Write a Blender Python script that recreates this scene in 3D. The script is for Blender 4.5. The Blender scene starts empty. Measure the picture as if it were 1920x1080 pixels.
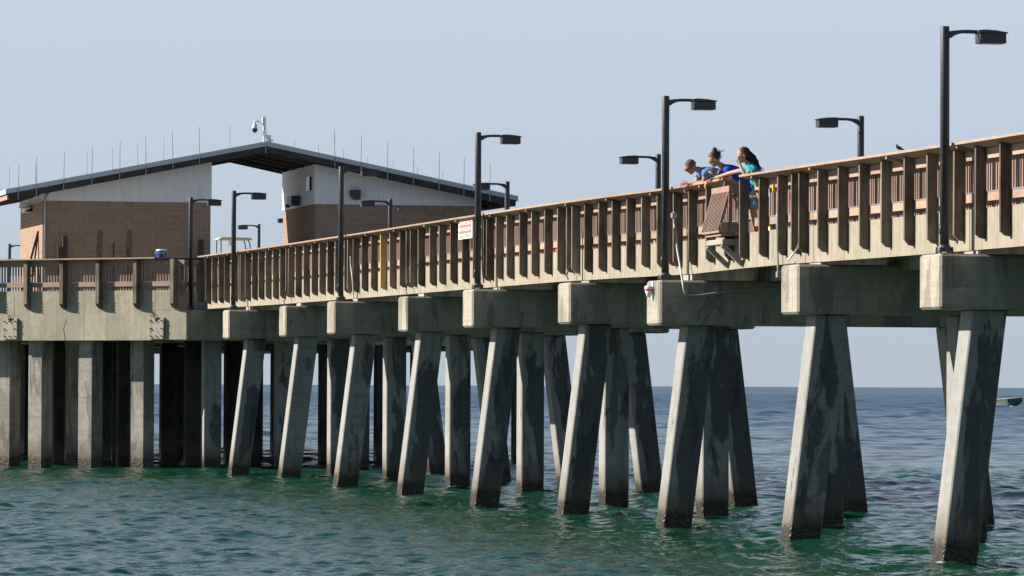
import bpy, bmesh, math, random
import numpy as np
from mathutils import Vector, Matrix
random.seed(7)
R_ = math.radians
scene = bpy.context.scene

# ------------------------------------------------------------------ camera
CAM = Vector((60.8576, -19.7317, 2.4177))
Rv = Vector((0.21968988, 0.97556035, 0.00428567))
Uv = Vector((0.01966507, -0.00882046, 0.99976772))
Fv = Vector((-0.97537154, 0.21955457, 0.02112223))
cd = bpy.data.cameras.new('camera'); cam = bpy.data.objects.new('camera', cd)
scene.collection.objects.link(cam)
m = Matrix((Rv, Uv, -Fv)).transposed().to_4x4(); m.translation = CAM
cam.matrix_world = m
cd.sensor_width = 36.0; cd.lens = 8659.846 / 1920 * 36
cd.clip_start = 1.0; cd.clip_end = 60000
scene.camera = cam

# ------------------------------------------------------------------ world, sun, exposure
SUN_EL, SUN_AZ = R_(30), R_(21)
to_sun = Vector((-math.sin(SUN_AZ)*math.cos(SUN_EL), -math.cos(SUN_AZ)*math.cos(SUN_EL), math.sin(SUN_EL)))
world = bpy.data.worlds.new('World'); scene.world = world; world.use_nodes = True
wn = world.node_tree; wn.nodes.clear()
sky = wn.nodes.new('ShaderNodeTexSky'); sky.sky_type = 'NISHITA'; sky.sun_disc = False
sky.sun_elevation = SUN_EL; sky.sun_rotation = math.atan2(to_sun.x, to_sun.y)
sky.air_density = 0.6; sky.dust_density = 0.0; sky.ozone_density = 3.0; sky.altitude = 0
bg = wn.nodes.new('ShaderNodeBackground'); bg.inputs['Strength'].default_value = 0.05
out = wn.nodes.new('ShaderNodeOutputWorld')
# pale sea haze low over the horizon, clear sky above it
tc = wn.nodes.new('ShaderNodeTexCoord'); sp = wn.nodes.new('ShaderNodeSeparateXYZ'); wn.links.new(tc.outputs['Generated'], sp.inputs[0])
cr = wn.nodes.new('ShaderNodeValToRGB'); wn.links.new(sp.outputs[2], cr.inputs[0])
cr.color_ramp.elements[0].position = 0.0; cr.color_ramp.elements[0].color = (4.4, 5.05, 6.1, 1)
cr.color_ramp.elements[1].position = 0.5; cr.color_ramp.elements[1].color = (2.0, 2.8, 4.0, 1)
for p_, c_ in ((0.035, (5.4, 6.1, 7.1, 1)), (0.09, (6.2, 6.9, 7.9, 1)), (0.18, (5.4, 6.2, 7.3, 1)), (0.32, (4.0, 4.8, 6.0, 1))):
    el = cr.color_ramp.elements.new(p_); el.color = c_
fr_ = wn.nodes.new('ShaderNodeMapRange'); wn.links.new(sp.outputs[2], fr_.inputs[0]); fr_.inputs[1].default_value = 0.09; fr_.inputs[2].default_value = 0.62; fr_.inputs[3].default_value = 0.85; fr_.inputs[4].default_value = 0.0
mx = wn.nodes.new('ShaderNodeMix'); mx.data_type = 'RGBA'; wn.links.new(fr_.outputs[0], mx.inputs[0]); wn.links.new(sky.outputs[0], mx.inputs[6]); wn.links.new(cr.outputs[0], mx.inputs[7])
wn.links.new(mx.outputs[2], bg.inputs[0]); wn.links.new(bg.outputs[0], out.inputs[0])
sl = bpy.data.lights.new('sun', 'SUN'); sl.energy = 4.8; sl.angle = R_(0.5); sl.color = (1.0, 0.93, 0.82)
sun = bpy.data.objects.new('sun', sl); scene.collection.objects.link(sun)
sun.rotation_euler = to_sun.to_track_quat('Z', 'Y').to_euler(); sun.location = (0, -40, 60)
vs = scene.view_settings; vs.view_transform = 'Standard'; vs.look = 'None'; vs.exposure = 1.0; vs.gamma = 1.0; vs.use_curve_mapping = False

# ------------------------------------------------------------------ helpers
COL = scene.collection
class MB:
    def __init__(s): s.v = []; s.f = []; s.m = []
    def add(s, vs_, fs, mi=0):
        o = len(s.v); s.v += [tuple(v) for v in vs_]; s.f += [tuple(o+i for i in f) for f in fs]; s.m += [mi]*len(fs)
    def box(s, x0, x1, y0, y1, z0, z1, mi=0):
        s.add([(x0,y0,z0),(x1,y0,z0),(x1,y1,z0),(x0,y1,z0),(x0,y0,z1),(x1,y0,z1),(x1,y1,z1),(x0,y1,z1)],
              [(0,3,2,1),(4,5,6,7),(0,1,5,4),(1,2,6,5),(2,3,7,6),(3,0,4,7)], mi)
    def hexa(s, P, mi=0):   # 8 points: bottom ring of four, top ring of four
        s.add(P, [(0,3,2,1),(4,5,6,7),(0,1,5,4),(1,2,6,5),(2,3,7,6),(3,0,4,7)], mi)
    def bar(s, p, q, w, h, up=(0,0,1), mi=0):
        p = Vector(p); q = Vector(q); d = (q-p).normalized(); up = Vector(up)
        a = d.cross(up)
        if a.length < 1e-4: a = d.cross(Vector((1,0,0)))
        a.normalize(); b = a.cross(d)
        a = a*w/2; b = b*h/2
        s.hexa([p-a-b, p+a-b, q+a-b, q-a-b, p-a+b, p+a+b, q+a+b, q-a+b], mi)
    def tube(s, pts, r, n=10, mi=0, caps=True):
        pts = [Vector(p) for p in pts]; rs = r if isinstance(r, (list, tuple)) else [r]*len(pts)
        o = len(s.v); ref = None
        for i, p in enumerate(pts):
            d = (pts[min(i+1, len(pts)-1)] - pts[max(i-1, 0)]).normalized()
            if ref is None:
                ref = d.cross(Vector((0,0,1)));
                if ref.length < 1e-3: ref = d.cross(Vector((0,1,0)))
            a = (ref - d*ref.dot(d)).normalized(); ref = a; b = d.cross(a)
            for k in range(n):
                t = 2*math.pi*k/n; s.v.append(tuple(p + a*rs[i]*math.cos(t) + b*rs[i]*math.sin(t)))
        for i in range(len(pts)-1):
            for k in range(n):
                k2 = (k+1) % n; s.f.append((o+i*n+k, o+i*n+k2, o+(i+1)*n+k2, o+(i+1)*n+k)); s.m.append(mi)
        if caps:
            s.f.append(tuple(o+k for k in range(n))[::-1]); s.m.append(mi)
            e = o+(len(pts)-1)*n; s.f.append(tuple(e+k for k in range(n))); s.m.append(mi)
    def lathe(s, prof, c, n=20, mi=0):
        c = Vector(c); o = len(s.v)
        for r, z in prof:
            for k in range(n):
                t = 2*math.pi*k/n; s.v.append((c.x+r*math.cos(t), c.y+r*math.sin(t), c.z+z))
        for i in range(len(prof)-1):
            for k in range(n):
                k2 = (k+1) % n; s.f.append((o+i*n+k, o+i*n+k2, o+(i+1)*n+k2, o+(i+1)*n+k)); s.m.append(mi)
        s.f.append(tuple(o+k for k in range(n))[::-1]); s.m.append(mi)
        e = o+(len(prof)-1)*n; s.f.append(tuple(e+k for k in range(n))); s.m.append(mi)
    def prism(s, poly, z0, z1, mi=0):   # vertical prism on an xy polygon
        n = len(poly)
        z0s = z0 if isinstance(z0, (list, tuple)) else [z0]*n
        s.add([(p[0], p[1], z0s[i]) for i, p in enumerate(poly)] + [(p[0], p[1], z1) for p in poly],
              [tuple(range(n))[::-1], tuple(range(n, 2*n))] + [(i, (i+1)%n, n+(i+1)%n, n+i) for i in range(n)], mi)
    def extr(s, poly, vec, mi=0):       # 3D polygon pushed along vec
        n = len(poly); v = Vector(vec); P = [Vector(p) for p in poly]
        s.add(P + [p+v for p in P], [tuple(range(n))[::-1], tuple(range(n, 2*n))] + [(i, (i+1)%n, n+(i+1)%n, n+i) for i in range(n)], mi)
    def build(s, name, mats, parent=None, smooth=False, bevel=0, seg=1):
        me = bpy.data.meshes.new(name); me.from_pydata(s.v, [], s.f)
        mats = mats if isinstance(mats, (list, tuple)) else [mats]
        for mt in mats: me.materials.append(mt)
        me.polygons.foreach_set('material_index', s.m)
        bm = bmesh.new(); bm.from_mesh(me); bmesh.ops.recalc_face_normals(bm, faces=bm.faces)
        if bevel:
            es = [e for e in bm.edges if len(e.link_faces) == 2 and e.calc_face_angle(0) > 0.5]
            bmesh.ops.bevel(bm, geom=es, offset=bevel, segments=seg, profile=0.5, affect='EDGES', clamp_overlap=True)
        bm.to_mesh(me); bm.free()
        if smooth:
            me.polygons.foreach_set('use_smooth', [True]*len(me.polygons))
        me.update()
        o = bpy.data.objects.new(name, me); COL.objects.link(o)
        if parent: o.parent = parent; o.matrix_parent_inverse = Matrix.Translation(-Vector(parent.location)) if False else parent.matrix_basis.inverted()
        return o
def thing(name, label, cat, loc=(0,0,0), group=None):
    o = bpy.data.objects.new(name, None); COL.objects.link(o); o.location = loc; o.empty_display_size = 0.2
    return tag(o, label, cat, group)
def tag(o, label, cat=None, group=None, kind=None):
    if label: o['label'] = label
    if cat: o['category'] = cat
    if group: o['group'] = group
    if kind: o['kind'] = kind
    return o
def text_mesh(name, txt, size, mat, parent, mw, extrude=0.002, align='CENTER', sx=1.0, bold=0.0):
    c = bpy.data.curves.new(name, 'FONT'); c.body = txt; c.size = size; c.extrude = extrude; c.align_x = align; c.align_y = 'CENTER'; c.offset = bold
    t = bpy.data.objects.new('tmp_text', c); COL.objects.link(t)
    dg = bpy.context.evaluated_depsgraph_get(); me = bpy.data.meshes.new_from_object(t.evaluated_get(dg))
    bpy.data.objects.remove(t); bpy.data.curves.remove(c)
    me.materials.clear(); me.materials.append(mat); me.transform(mw @ Matrix.Diagonal((sx,1,1,1))); me.name = name
    o = bpy.data.objects.new(name, me); COL.objects.link(o)
    if parent: o.parent = parent; o.matrix_parent_inverse = parent.matrix_basis.inverted()
    return o
ORD = ['nearest','second','third','fourth','fifth','sixth','seventh','eighth','ninth','tenth','eleventh','twelfth','thirteenth','fourteenth','fifteenth','sixteenth','seventeenth','eighteenth','nineteenth','twentieth']

# ------------------------------------------------------------------ materials
class N:
    def __init__(s, name):
        s.mat = bpy.data.materials.new(name); s.mat.use_nodes = True; s.t = s.mat.node_tree; s.t.nodes.clear()
        s.o = s.t.nodes.new('ShaderNodeOutputMaterial'); s.b = s.t.nodes.new('ShaderNodeBsdfPrincipled'); s.t.links.new(s.b.outputs[0], s.o.inputs[0])
        s.geo = s.t.nodes.new('ShaderNodeNewGeometry'); s.P = s.geo.outputs['Position']
    def put(s, sock, val):
        if hasattr(val, 'links') or isinstance(val, bpy.types.NodeSocket): s.t.links.new(val, sock)
        elif isinstance(val, (tuple, list)) and len(val) == 3 and sock.type == 'RGBA': sock.default_value = (*val, 1)
        else: sock.default_value = val
    def node(s, typ, ins=None, **kw):
        n = s.t.nodes.new(typ)
        for k, v in kw.items(): setattr(n, k, v)
        for k, v in (ins or {}).items(): s.put(n.inputs[k], v)
        return n
    def scaled(s, v, sc, off=(0,0,0)):
        n = s.node('ShaderNodeMapping', {'Scale': sc, 'Location': off}); s.t.links.new(v, n.inputs[0]); return n.outputs[0]
    def noise(s, v, scale, detail=4, rough=0.55, dist=0.0):
        return s.node('ShaderNodeTexNoise', {'Vector': v, 'Scale': scale, 'Detail': detail, 'Roughness': rough, 'Distortion': dist}).outputs[0]
    def ramp(s, f, a, b, lo=0.0, hi=1.0):
        n = s.node('ShaderNodeMapRange', {0: f, 1: a, 2: b, 3: lo, 4: hi}); n.clamp = True; return n.outputs[0]
    def mix(s, f, a, b, mode='MIX'):
        n = s.t.nodes.new('ShaderNodeMix'); n.data_type = 'RGBA'; n.blend_type = mode
        s.put(n.inputs[0], f); s.put(n.inputs[6], a); s.put(n.inputs[7], b); return n.outputs[2]
    def math(s, op, a, b=0.0):
        n = s.t.nodes.new('ShaderNodeMath'); n.operation = op; s.put(n.inputs[0], a); s.put(n.inputs[1], b); return n.outputs[0]
    def sep(s, v):
        n = s.t.nodes.new('ShaderNodeSeparateXYZ'); s.t.links.new(v, n.inputs[0]); return n.outputs
    def comb(s, x, y, z):
        n = s.t.nodes.new('ShaderNodeCombineXYZ'); s.put(n.inputs[0], x); s.put(n.inputs[1], y); s.put(n.inputs[2], z); return n.outputs[0]
    def bump(s, h, strength=0.3, dist=0.02):
        n = s.node('ShaderNodeBump', {'Strength': strength, 'Distance': dist, 'Height': h}); s.t.links.new(n.outputs[0], s.b.inputs['Normal'])
    def fin(s, col, rough=0.8, spec=0.3, metal=0.0):
        s.put(s.b.inputs['Base Color'], col); s.put(s.b.inputs['Roughness'], rough)
        s.b.inputs['Specular IOR Level'].default_value = spec; s.b.inputs['Metallic'].default_value = metal
        return s.mat

def concrete(name, c1, c2, dark, patch=0.55, streak=0.35, tide=False, fine=1.0, forms=False, across=False):
    n = N(name); P = n.P; x, y, z = n.sep(P)
    big = n.noise(n.scaled(P, (0.9, 0.9, 0.35)), 1.0, 5, 0.6, 0.6)
    med = n.noise(P, 5.0, 6, 0.65)
    st = n.noise(n.scaled(P, (7, 7, 0.35)), 1.0, 5, 0.65, 0.2)
    fn = n.noise(P, 60.0*fine, 3, 0.6)
    if across:   # stains mixed with painted shade over each pile's inner part; sunlit front stays clean
        at = n.node('ShaderNodeAttribute'); at.attribute_name = 'across'
        wb = n.math('MULTIPLY', n.math('SUBTRACT', n.noise(n.scaled(P, (3, 3, 0.9)), 1.0, 5, 0.65), 0.5), 1.5)
        am = n.ramp(n.math('ADD', at.outputs['Fac'], wb), 0.22, 0.30, 0.12, 1.0)
        patch = n.math('MULTIPLY', patch, am); streak = n.math('MULTIPLY', streak, am)
        pk = n.ramp(big, 0.44, 0.475)
    else: am = 1.0; pk = n.ramp(big, 0.50, 0.535)
    col = n.mix(n.ramp(med, 0.35, 0.68), c1, c2)
    col = n.mix(n.math('MULTIPLY', n.ramp(st, 0.5, 0.72), streak), col, dark)
    col = n.mix(n.math('MULTIPLY', pk, patch), col, dark)
    col = n.mix(n.math('MULTIPLY', n.ramp(fn, 0.62, 0.75), 0.45), col, tuple(v*0.45 for v in c1))
    rust = n.noise(n.scaled(P, (3.1, 3.1, 0.5), (9, 4, 2)), 1.0, 4, 0.6)
    col = n.mix(n.math('MULTIPLY', n.ramp(rust, 0.66, 0.78), 0.5), col, (0.24, 0.13, 0.06))
    rough = 0.85; h = n.math('ADD', n.math('MULTIPLY', med, 0.6), n.math('MULTIPLY', fn, 0.4))
    if forms:
        w = n.node('ShaderNodeTexWave', {'Vector': n.scaled(P, (1,1,0)), 'Scale': 2.2, 'Distortion': 0.5, 'Detail': 1.0}, wave_type='BANDS', bands_direction='X').outputs[0]
        ln = n.ramp(w, 0.0, 0.04, 1, 0); col = n.mix(n.math('MULTIPLY', ln, 0.35), col, dark)
    if tide or fine != 1.0:
        hl = n.noise(n.scaled(P, (0.6, 0.6, 20)), 1.0, 4, 0.7)
        col = n.mix(n.math('MULTIPLY', n.ramp(hl, 0.50, 0.75), n.math('MULTIPLY', am, 0.40)), col, dark)
        h = n.math('ADD', h, n.math('MULTIPLY', hl, 0.5))
        # crisp damp tongues with hard outlines
        tg = n.noise(n.scaled(P, (2.2, 2.2, 0.55), (3, 1, 7)), 1.0, 6, 0.55, 0.9)
        col = n.mix(n.math('MULTIPLY', n.ramp(tg, 0.585, 0.60), n.math('MULTIPLY', am, 0.55)), col, dark)
    if tide:
        wob = n.math('MULTIPLY', n.math('SUBTRACT', n.noise(P, 4.0, 5, 0.75), 0.5), 0.34)
        zz = n.math('ADD', z, wob)
        t1 = n.ramp(zz, 0.85, 0.36); t2 = n.ramp(zz, 0.38, 0.24)
        col = n.mix(n.math('MULTIPLY', t1, 0.75), col, (0.10, 0.075, 0.048))
        vor = n.node('ShaderNodeTexVoronoi', {'Vector': P, 'Scale': 26.0}).outputs['Distance']
        barn = n.mix(n.ramp(n.noise(P, 30, 3, 0.7), 0.56, 0.66), (0.030, 0.024, 0.018), (0.17, 0.14, 0.11))
        col = n.mix(t2, col, barn)
        hb = n.math('MULTIPLY', n.math('MULTIPLY', vor, t2), 3.0); h = n.math('ADD', h, hb)
        rough = n.ramp(z, 0.1, 0.7, 0.35, 0.9)
    n.bump(h, 0.35, 0.02)
    return n.fin(col, rough, 0.25)

M = {}
M['pile'] = concrete('pile_concrete', (0.255,0.252,0.238), (0.32,0.315,0.30), (0.034,0.041,0.044), 0.74, 0.45, True, across=True)
M['cap'] = concrete('cap_concrete', (0.32,0.29,0.24), (0.40,0.36,0.30), (0.14,0.125,0.10), 0.38, 0.40, fine=1.01)
M['fascia'] = concrete('fascia_concrete', (0.28,0.245,0.19), (0.345,0.305,0.24), (0.16,0.135,0.10), 0.15, 0.5, forms=True)
M['girder'] = concrete('girder_concrete', (0.32,0.295,0.225), (0.42,0.385,0.30), (0.19,0.175,0.13), 0.30, 0.55, forms=True)
M['platepile'] = concrete('platform_pile_concrete', (0.28,0.265,0.23), (0.38,0.36,0.315), (0.10,0.095,0.08), 0.40, 0.55, True)
M['shadepile'] = concrete('shade_dark_concrete', (0.060,0.060,0.052), (0.085,0.083,0.072), (0.025,0.026,0.024), 0.5, 0.5, True)  # darker copy of the platform pile concrete, deep shade put into the colour
_n = N('rust_streaked_plate'); _r = _n.noise(_n.scaled(_n.P, (6, 6, 2.5)), 1.0, 5, 0.65)
M['plate'] = _n.fin(_n.mix(_n.ramp(_r, 0.53, 0.66), (0.36, 0.335, 0.285), (0.25, 0.12, 0.05)), 0.85, 0.2)
M['deckconc'] = concrete('deck_concrete', (0.30,0.29,0.26), (0.40,0.38,0.34), (0.18,0.17,0.15), 0.3, 0.2)

def wood(name, c1, c2, dk, grain=(1,1,0.12), dark=0.5):
    n = N(name); P = n.P
    g = n.noise(n.scaled(P, tuple(v*30 for v in grain)), 1.0, 5, 0.65, 0.4)
    b = n.noise(P, 1.7, 4, 0.6)
    col = n.mix(n.ramp(g, 0.35, 0.7), c1, c2)
    col = n.mix(n.math('MULTIPLY', n.ramp(b, 0.45, 0.7), dark), col, dk)
    oi = n.node('ShaderNodeObjectInfo').outputs['Random']     # every board and post weathered a little differently
    col = n.mix(n.ramp(oi, 0.0, 0.45, 0.45, 0.0), col, dk)
    col = n.mix(n.ramp(oi, 0.62, 1.0, 0.0, 0.38), col, tuple(min(1, v*1.45) for v in c2))
    kn = n.noise(n.scaled(P, (4, 4, 1.2)), 1.0, 3, 0.5)
    col = n.mix(n.math('MULTIPLY', n.ramp(kn, 0.66, 0.72), 0.5), col, dk)
    n.bump(g, 0.4, 0.01)
    return n.fin(col, 0.8, 0.2)
M['post'] = wood('weathered_post_wood', (0.125,0.098,0.074), (0.235,0.198,0.155), (0.050,0.040,0.029), (1,1,0.08), 0.85)
M['newpost'] = wood('new_yellow_wood', (0.50,0.34,0.14), (0.60,0.42,0.19), (0.4,0.27,0.1), (1,1,0.08), 0.3)
M['board'] = wood('reddish_rail_wood', (0.30,0.205,0.155), (0.39,0.28,0.215), (0.21,0.13,0.095), (0.1,1,1), 0.4)
M['picket'] = wood('picket_wood', (0.26,0.175,0.145), (0.34,0.235,0.195), (0.14,0.085,0.07), (1,1,0.1), 0.4)
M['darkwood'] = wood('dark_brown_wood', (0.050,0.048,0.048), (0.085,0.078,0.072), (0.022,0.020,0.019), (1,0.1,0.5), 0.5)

def plain(name, col, rough=0.5, spec=0.5, metal=0.0, var=0.15, vs_=6.0):
    n = N(name); f = n.noise(n.P, vs_, 4, 0.6)
    c = n.mix(n.ramp(f, 0.3, 0.7), tuple(v*(1-var) for v in col), tuple(min(1, v*(1+var)) for v in col))
    return n.fin(c, rough, spec, metal)
M['black'] = plain('black_powder_coat', (0.034,0.036,0.042), 0.42, 0.5)
M['lampglass'] = plain('lamp_lens', (0.25,0.26,0.27), 0.25)
M['zinc'] = plain('galvanised_metal', (0.42,0.44,0.46), 0.35, 0.5, 0.6)
M['whitepipe'] = plain('white_pvc', (0.34,0.35,0.365), 0.4)
M['whiteplastic'] = plain('white_plastic', (0.75,0.76,0.78), 0.3)
M['red'] = plain('red_plastic', (0.65,0.02,0.03), 0.4)
M['orange'] = plain('orange_plastic', (0.85,0.10,0.02), 0.4)
M['pink'] = plain('pink_plastic', (0.80,0.10,0.25), 0.4)
M['yellow'] = plain('yellow_plastic', (0.75,0.48,0.02), 0.4)
M['blue'] = plain('blue_plastic', (0.01,0.05,0.30), 0.35)
M['darkblue'] = plain('dark_cloth', (0.02,0.025,0.05), 0.9)
M['brownsteel'] = plain('rusty_brown_steel', (0.060,0.034,0.030), 0.8)
M['trim'] = plain('roof_trim_metal', (0.42,0.48,0.54), 0.45, 0.5, 0.0, 0.05)
M['signred'] = plain('sign_faded_red', (0.42,0.13,0.11), 0.6)
M['signwhite'] = plain('sign_white', (0.80,0.78,0.77), 0.5, var=0.04)
M['tan'] = plain('tan_canopy', (0.62,0.50,0.33), 0.5)
M['boatgreen'] = plain('pale_green_gelcoat', (0.72,0.82,0.50), 0.35)
M['boatdark'] = plain('dark_green_gelcoat', (0.03,0.09,0.07), 0.4)
M['skin'] = plain('skin', (0.52,0.27,0.17), 0.55, 0.3, 0, 0.08, 12)
M['skinman'] = plain('tanned_skin', (0.46,0.20,0.13), 0.55, 0.3, 0, 0.08, 12)
M['hairgrey'] = plain('greying_hair', (0.13,0.105,0.085), 0.8, 0.3, 0, 0.5, 40)
M['hairbrown'] = plain('brown_hair', (0.040,0.020,0.012), 0.6, 0.4, 0, 0.5, 40)
M['shirtlight'] = plain('light_blue_cotton', (0.11,0.235,0.45), 0.85, 0.2, 0, 0.1, 20)
M['shirtroyal'] = plain('royal_blue_cotton', (0.010,0.07,0.40), 0.85, 0.2, 0, 0.1, 20)
M['shirtteal'] = plain('turquoise_cotton', (0.025,0.36,0.42), 0.85, 0.2, 0, 0.1, 20)
M['denim'] = plain('pale_denim', (0.30,0.38,0.52), 0.9, 0.2, 0, 0.15, 20)
M['khaki'] = plain('khaki_cloth', (0.35,0.28,0.19), 0.9)
for k_ in ('shirtlight','shirtroyal','shirtteal','denim','khaki'):   # cloth folds
    nt_ = M[k_].node_tree; bs_ = next(q for q in nt_.nodes if q.type == 'BSDF_PRINCIPLED'); ge_ = nt_.nodes.new('ShaderNodeNewGeometry')
    mp_ = nt_.nodes.new('ShaderNodeMapping'); mp_.inputs['Scale'].default_value = (9, 14, 6); mp_.inputs['Rotation'].default_value = (0.6, 0.2, 0); nt_.links.new(ge_.outputs['Position'], mp_.inputs[0])
    no_ = nt_.nodes.new('ShaderNodeTexNoise'); no_.inputs['Scale'].default_value = 1.0; no_.inputs['Detail'].default_value = 3; no_.inputs['Distortion'].default_value = 1.2; nt_.links.new(mp_.outputs[0], no_.inputs['Vector'])
    bp_ = nt_.nodes.new('ShaderNodeBump'); bp_.inputs['Strength'].default_value = 0.9; bp_.inputs['Distance'].default_value = 0.05; nt_.links.new(no_.outputs[0], bp_.inputs['Height']); nt_.links.new(bp_.outputs[0], bs_.inputs['Normal'])
M['glassdark'] = plain('dark_glass', (0.01,0.01,0.012), 0.15)

def blockwall():
    n = N('split_face_block'); x, y, z = n.sep(n.P); nx, ny, nz = n.sep(n.geo.outputs['Normal'])
    side = n.math('GREATER_THAN', n.math('ABSOLUTE', nx), 0.5)
    u = n.math('ADD', n.math('MULTIPLY', y, side), n.math('MULTIPLY', x, n.math('SUBTRACT', 1.0, side)))
    v = n.comb(u, n.math('SUBTRACT', z, 8.56-20*0.2032), 0.0)
    bt = n.node('ShaderNodeTexBrick', {'Vector': v, 'Color1': (0.34,0.235,0.165), 'Color2': (0.265,0.19,0.14), 'Mortar': (0.46,0.37,0.30), 'Scale': 1.0, 'Mortar Size': 0.011, 'Mortar Smooth': 0.3, 'Bias': -0.2, 'Brick Width': 0.4064, 'Row Height': 0.2032})
    bt.offset = 0.5
    nz1 = n.noise(n.P, 9, 6, 0.7); nz2 = n.noise(n.P, 0.8, 3, 0.6)
    c = n.mix(n.ramp(nz1, 0.3, 0.7, 0, 0.5), bt.outputs[0], (0.24,0.16,0.11)); c = n.mix(n.ramp(nz2, 0.5, 0.8, 0, 0.3), c, (0.25,0.19,0.15))
    h = n.math('ADD', n.math('MULTIPLY', n.math('SUBTRACT', 1.0, bt.outputs[1]), 1.0), n.math('MULTIPLY', nz1, 1.2))
    n.bump(h, 0.7, 0.02); return n.fin(c, 0.9, 0.15)
M['block'] = blockwall()
def siding():
    n = N('white_panel_siding'); x, y, z = n.sep(n.P); nx, ny, nz = n.sep(n.geo.outputs['Normal'])
    side = n.math('GREATER_THAN', n.math('ABSOLUTE', nx), 0.5)
    u = n.math('ADD', n.math('MULTIPLY', y, side), n.math('MULTIPLY', x, n.math('SUBTRACT', 1.0, side)))
    fr = n.math('FRACT', n.math('DIVIDE', u, 0.31)); g = n.math('LESS_THAN', fr, 0.06)
    dirt = n.noise(n.scaled(n.P, (5,5,0.6)), 1.0, 4, 0.6)
    c = n.mix(n.ramp(dirt, 0.55, 0.8, 0, 0.5), (0.74,0.77,0.80), (0.50,0.50,0.48)); c = n.mix(g, c, (0.64,0.67,0.70))
    n.bump(n.math('MULTIPLY', g, -1.0), 0.5, 0.01); return n.fin(c, 0.6, 0.3)
M['siding'] = siding()

# ------------------------------------------------------------------ sea
def make_sea():
    th0 = math.atan2(Fv.y, Fv.x)
    fine = np.radians(np.arange(-9, 9.0001, 0.042))
    coarse = np.radians(np.arange(14, 346.1, 5.0))
    th = np.concatenate([fine, np.radians([10, 11.5]), coarse, np.radians([348.5, 350])])
    r = [0.5, 5, 12, 20, 30, 38, 44]
    while r[-1] < 50: r.append(r[-1]+1.0)
    while r[-1] < 56: r.append(r[-1]+0.2)
    while r[-1] < 92: r.append(r[-1]+0.065)
    while r[-1] < 135: r.append(r[-1]+0.11)
    while r[-1] < 1400: r.append(r[-1]*1.0021)
    while r[-1] < 50000: r.append(r[-1]*1.12)
    r = np.array(r); nr, nt = len(r), len(th)
    TH, RR = np.meshgrid(th+th0, r); X = CAM.x+RR*np.cos(TH); Y = CAM.y+RR*np.sin(TH)
    dr = np.gradient(r)[:, None]*np.ones((1, nt)); dt = np.gradient(np.unwrap(th))[None, :]*RR
    isf = (np.arange(nt) < len(fine))[None, :]*np.ones((nr, 1))
    cell = np.maximum(dr, dt)
    Z = np.zeros_like(X); rng = np.random.RandomState(3)
    base = R_(200)
    for k in range(150):
        lam = 0.20*(13.0/0.20)**(rng.rand()**1.3)
        sl_ = 0.029*(1.0 if lam < 1.2 else (0.62 if lam < 2.5 else 0.30))
        offs = 1.0 if lam < 1.2 else 1.0+1.6*np.clip((RR-150)/250, 0, 1)
        a = sl_*lam/(2*math.pi)
        dirn = base + rng.normal(0, 0.75)
        kx, ky = 2*math.pi/lam*math.cos(dirn), 2*math.pi/lam*math.sin(dirn)
        att = np.clip((lam/np.maximum(cell, 1e-6) - 2.0)/1.5, 0, 1)*isf*offs
        # patchy wind: amplitude varies slowly over the water
        ph = rng.rand()*6.28
        pat = 0.88+0.22*np.sin(X*0.11*math.cos(k)+Y*0.16*math.sin(k)+k)
        w = np.sin(kx*X+ky*Y+ph+0.6*np.sin((kx*X*0.13+ky*Y*0.21)+k))
        Z += a*att*pat*(w + 0.35*w*w - 0.175)
    Z *= np.clip((r-48)/4, 0, 1)[:, None]
    foam = np.zeros_like(Z); DXs = [-0.059,-0.041,-0.097,0.105,0.077,0.085,0.065,0.006,-0.141]
    for i_ in range(9):
        for yc in (0.255, 2.95, 5.67):   # small rings and broken foam where the swell meets each pile
            ax = np.maximum(np.abs(X-(-i_*7.62+DXs[i_]))-0.255, 0); ay = np.maximum(np.abs(Y-yc)-0.255, 0); dd = np.hypot(ax, ay)
            mk = dd < 2.5
            Z[mk] += 0.022*np.exp(-dd[mk]/0.7)*np.cos(dd[mk]*2*math.pi/0.42+i_)
            foam[mk] = np.maximum(foam[mk], np.exp(-dd[mk]/0.22))
    v = np.stack([X.ravel(), Y.ravel(), Z.ravel()], 1)
    i, j = np.meshgrid(np.arange(nr-1), np.arange(nt), indexing='ij'); j2 = (j+1) % nt
    f = np.stack([i*nt+j, i*nt+j2, (i+1)*nt+j2, (i+1)*nt+j], -1).reshape(-1, 4)[:, ::-1]
    me = bpy.data.meshes.new('sea'); me.vertices.add(len(v)); me.vertices.foreach_set('co', v.ravel())
    me.loops.add(f.size); me.loops.foreach_set('vertex_index', f.ravel().astype(np.int32))
    me.polygons.add(len(f)); me.polygons.foreach_set('loop_start', np.arange(0, f.size, 4)); me.polygons.foreach_set('loop_total', np.full(len(f), 4))
    me.update(); me.validate()
    me.polygons.foreach_set('use_smooth', [True]*len(me.polygons))
    fa = me.attributes.new('foam', 'FLOAT', 'POINT'); fa.data.foreach_set('value', foam.ravel().astype(np.float32))
    o = bpy.data.objects.new('sea', me); COL.objects.link(o); o['kind'] = 'structure'
    n = N('sea_water'); P = n.P; x, y, z = n.sep(P)
    # shallow green water round the pier passing to deep blue water offshore
    off = n.math('ADD', n.math('MULTIPLY', x, -0.35), n.math('MULTIPLY', y, 0.94))
    pn = n.noise(n.scaled(P, (0.020, 0.05, 0)), 1.0, 4, 0.6)
    d = n.ramp(n.math('ADD', off, n.math('MULTIPLY', n.math('SUBTRACT', pn, 0.5), 70)), 30, 115)
    pn2 = n.noise(n.scaled(P, (0.10, 0.16, 0)), 1.0, 4, 0.6)
    c = n.mix(n.ramp(pn2, 0.35, 0.65), (0.003,0.045,0.021), (0.006,0.054,0.033))
    c = n.mix(d, c, (0.007,0.045,0.088))
    af = n.node('ShaderNodeAttribute'); af.attribute_name = 'foam'
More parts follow.
